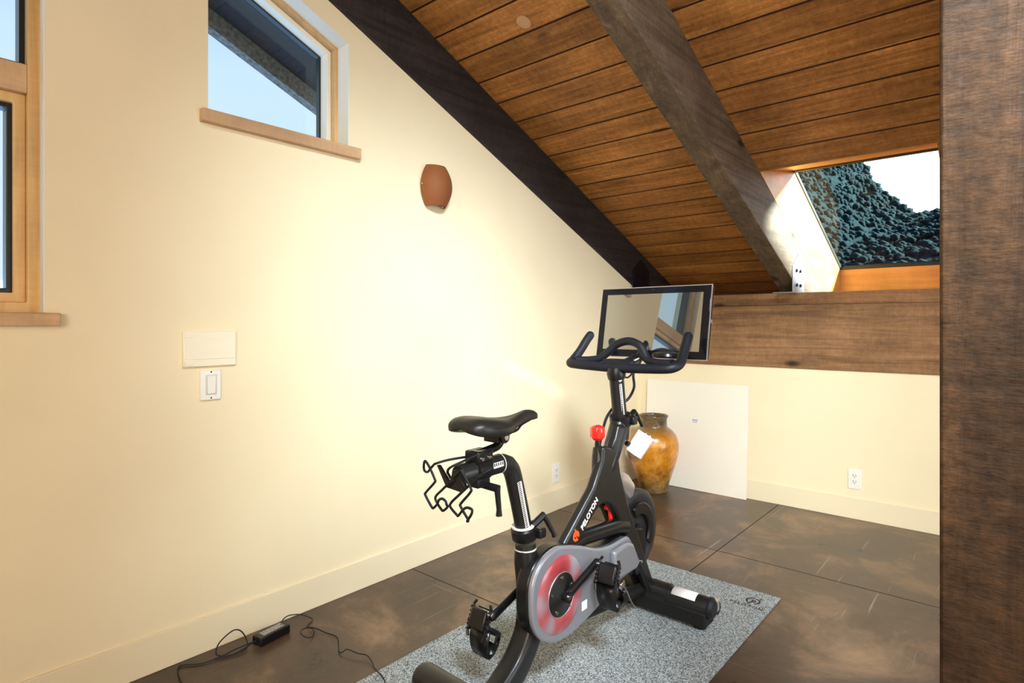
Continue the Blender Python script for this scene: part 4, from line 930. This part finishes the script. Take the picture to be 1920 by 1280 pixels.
obj('bar_knob', T([(M0 + .0, -2.045, 1.035), (M0 + .0, -1.97, 1.05)], .022, 20), M_blk2, bk, smooth=True)
obj('accessory_tray', lathe(bmesh.new(), [(0, .010), (.030, .016), (.052, .010), (.056, 0), (.050, -.006), (0, -.008)], (M0 + .145, -1.985, 1.072), 'Z', 36), M_blk2, bk, smooth=True)
# screen
sy = -1.862; tx = R(10.5)
scm = Matrix.Translation((1.084, sy, 1.203)) @ Matrix.Rotation(R(-1.4), 4, 'Z') @ Matrix.Rotation(-tx, 4, 'X')
ts = obj('touchscreen', B((-.254, .002, -.150), (.254, .026, .150), scm), M_blk2, bk, bevel=.008, seg=3)
obj('bezel', B((-.253, -.002, -.149), (.253, .004, .149), scm), M_screen_b, ts, bevel=.002)
obj('display_glass', B((-.222, -.0028, -.119), (.222, -.0012, .121), scm), M_screen, ts)
obj('metal_edge', plate_holes([(-.2565, -.1525), (.2565, -.1525), (.2565, .1525), (-.2565, .1525)], [[(-.2532, -.149), (.2532, -.149), (.2532, .149), (-.2532, .149)]], 0, .004, 'Y'), M_alu, ts)
e_ = bpy.data.objects['metal_edge']
for v in e_.data.vertices: v.co = (scm @ (v.co + wloc(ts) )) - wloc(ts)
obj('camera_lens', cyl(bmesh.new(), scm @ V((0, -.0022, .139)), scm @ V((0, -.0032, .139)), .003, 12), M_slot, ts)
obj('side_button', B((.256, .008, -.002), (.2585, .016, .012), scm), M_alu, ts)
obj('screen_arm', tube(cyl(bmesh.new(), (M0, -1.965, 1.03), (M0, -1.86, 1.12), .017), [(M0, -2.10, 1.03), (M0, -1.965, 1.03)], .017, 14), M_blk2, bk, smooth=True)
obj('screen_hinge', B((M0 - .05, -1.845, 1.09), (M0 + .05, -1.825, 1.19)), M_blk2, bk, bevel=.004)
# cables
obj('data_cable', T(cr_curve([(M0 + .01, -1.99, 1.03), (M0 + .015, -2.01, .99), (M0 + .015, -2.005, .94), (M0 + .005, -2.040, .895), (M0 - .03, -2.075, .870), (M0 - .035, -2.13, .830), (M0 - .02, -2.19, .770), (M0 - .02, -2.21, .72)], 7), .0055, 10), M_rub, bk, smooth=True)
obj('data_cable', T(cr_curve([(M0 + .012, -2.10, 1.0), (M0 + .016, -2.06, .985), (M0 + .014, -2.02, .998), (M0 + .01, -1.99, 1.02)], 6), .0035, 8), M_rub, bk, smooth=True)
# bottle in its holder in front of the head tube
bh = obj('bottle_holder', T([(M0 + .03, -2.09, .735), (M0 + .045, -2.05, .715), (M0 + .055, -2.02, .70)], .010, 12), M_blk2, bk, smooth=True)
bt = thing('water_bottle', 'short clear plastic bottle with white label held on the front of the bike', 'bottle', (1.125, -2.035, .66))
ba = V((.42, .36, .84)).normalized(); b0 = V((1.108, -2.075, .672))
zx = ba.orthogonal().normalized(); f4b = frame4(b0, zx, ba.cross(zx))
def latheb(prof, n=36):
    bm = lathe(bmesh.new(), prof, (0, 0, 0), 'Z', n)
    for v in bm.verts: v.co = f4b @ v.co
    return bm
obj('bottle_body', latheb([(0, -.004), (.014, -.003), (.026, .004), (.033, .018), (.034, .030), (.034, .112), (.030, .120), (0, .122)]), M_bottle, bt, smooth=True)
obj('bottle_label', latheb([(.0345, .024), (.0350, .026), (.0350, .112), (.0345, .114)]), M_tape, bt, smooth=True)

# ------------------------------------------------------------ outside: wooded hillside, far ridge, sea
def grid(nx, ny, fn):
    bm = bmesh.new(); vs = [[bm.verts.new(fn(i / (nx - 1), j / (ny - 1))) for i in range(nx)] for j in range(ny)]
    for j in range(ny - 1):
        for i in range(nx - 1): bm.faces.new((vs[j][i], vs[j][i + 1], vs[j + 1][i + 1], vs[j + 1][i]))
    return bm
def hill(u, v):
    x = -30 + 75 * u; y = 12 + 34 * v
    top = 9.1 + 6.0 / (1 + math.exp((x + 6.4) / .8)) + .35 * math.sin(x * .7)
    p = V((x, y, 0)); z = -2 + (top + 2) * (v ** .8)
    z += .45 * noise.noise(p * .8) * min(1, v * 3) + .35 * noise.noise(p * 1.7) + .22 * noise.noise(p * 3.7) + .10 * noise.noise(p * 8)
    return (x + .3 * noise.noise(p * 3 + V((9, 0, 0))), y, z)
hb_ = grid(150, 66, hill)
ico = bmesh.new(); bmesh.ops.create_icosphere(ico, subdivisions=1, radius=1); iv = [v.co.copy() for v in ico.verts]; if_ = [[v.index for v in f.verts] for f in ico.faces]; ico.free()
hm = bpy.data.meshes.new('wooded_hillside'); hb_.to_mesh(hm); hb_.free()
vv = [tuple(v.co) for v in hm.vertices]; ff = [tuple(p.vertices) for p in hm.polygons]; bpy.data.meshes.remove(hm)
rg = random.Random(11)
for k in range(17000):
    u, v_ = rg.random(), rg.random() ** .8; c = V(hill(.10 + .42 * u, v_)); r_ = rg.uniform(.12, .26) * (1.25 if v_ > .9 else 1); n0 = len(vv); sd_h = rg.random() * 50
    for q in iv:
        kk = 1 + .15 * noise.noise(q * 2.2 + V((sd_h, 0, 0))); vv.append((c.x + q.x * r_ * kk, c.y + q.y * r_ * kk, c.z + q.z * r_ * .9 * kk))
    ff += [tuple(n0 + i for i in f) for f in if_]
hm = bpy.data.meshes.new('wooded_hillside'); hm.from_pydata(vv, [], ff); hm.materials.append(M_forest)
for p in hm.polygons: p.use_smooth = True
ho = bpy.data.objects.new('wooded_hillside', hm); COL.objects.link(ho); tag(ho, 'dark green wooded hillside seen through the skylight', 'hillside'); ho['kind'] = 'stuff'
def ridge(u, v):
    y = -600 + 1400 * u; x = -520 - 300 * v
    h = 44 + 9 * noise.noise(V((y * .006, 0, 3))) + 3 * noise.noise(V((y * .03, 0, 1)))
    return (x, y, -40 + (h + 40) * v ** .5)
r_o = struct(obj('far_ridge', grid(140, 10, ridge), M_hill2, smooth=True, angle=180)); r_o['kind'] = 'structure'
struct(obj('ground_outside', B((-2500, -2500, -42), (2500, 2500, -40)), M_sea))
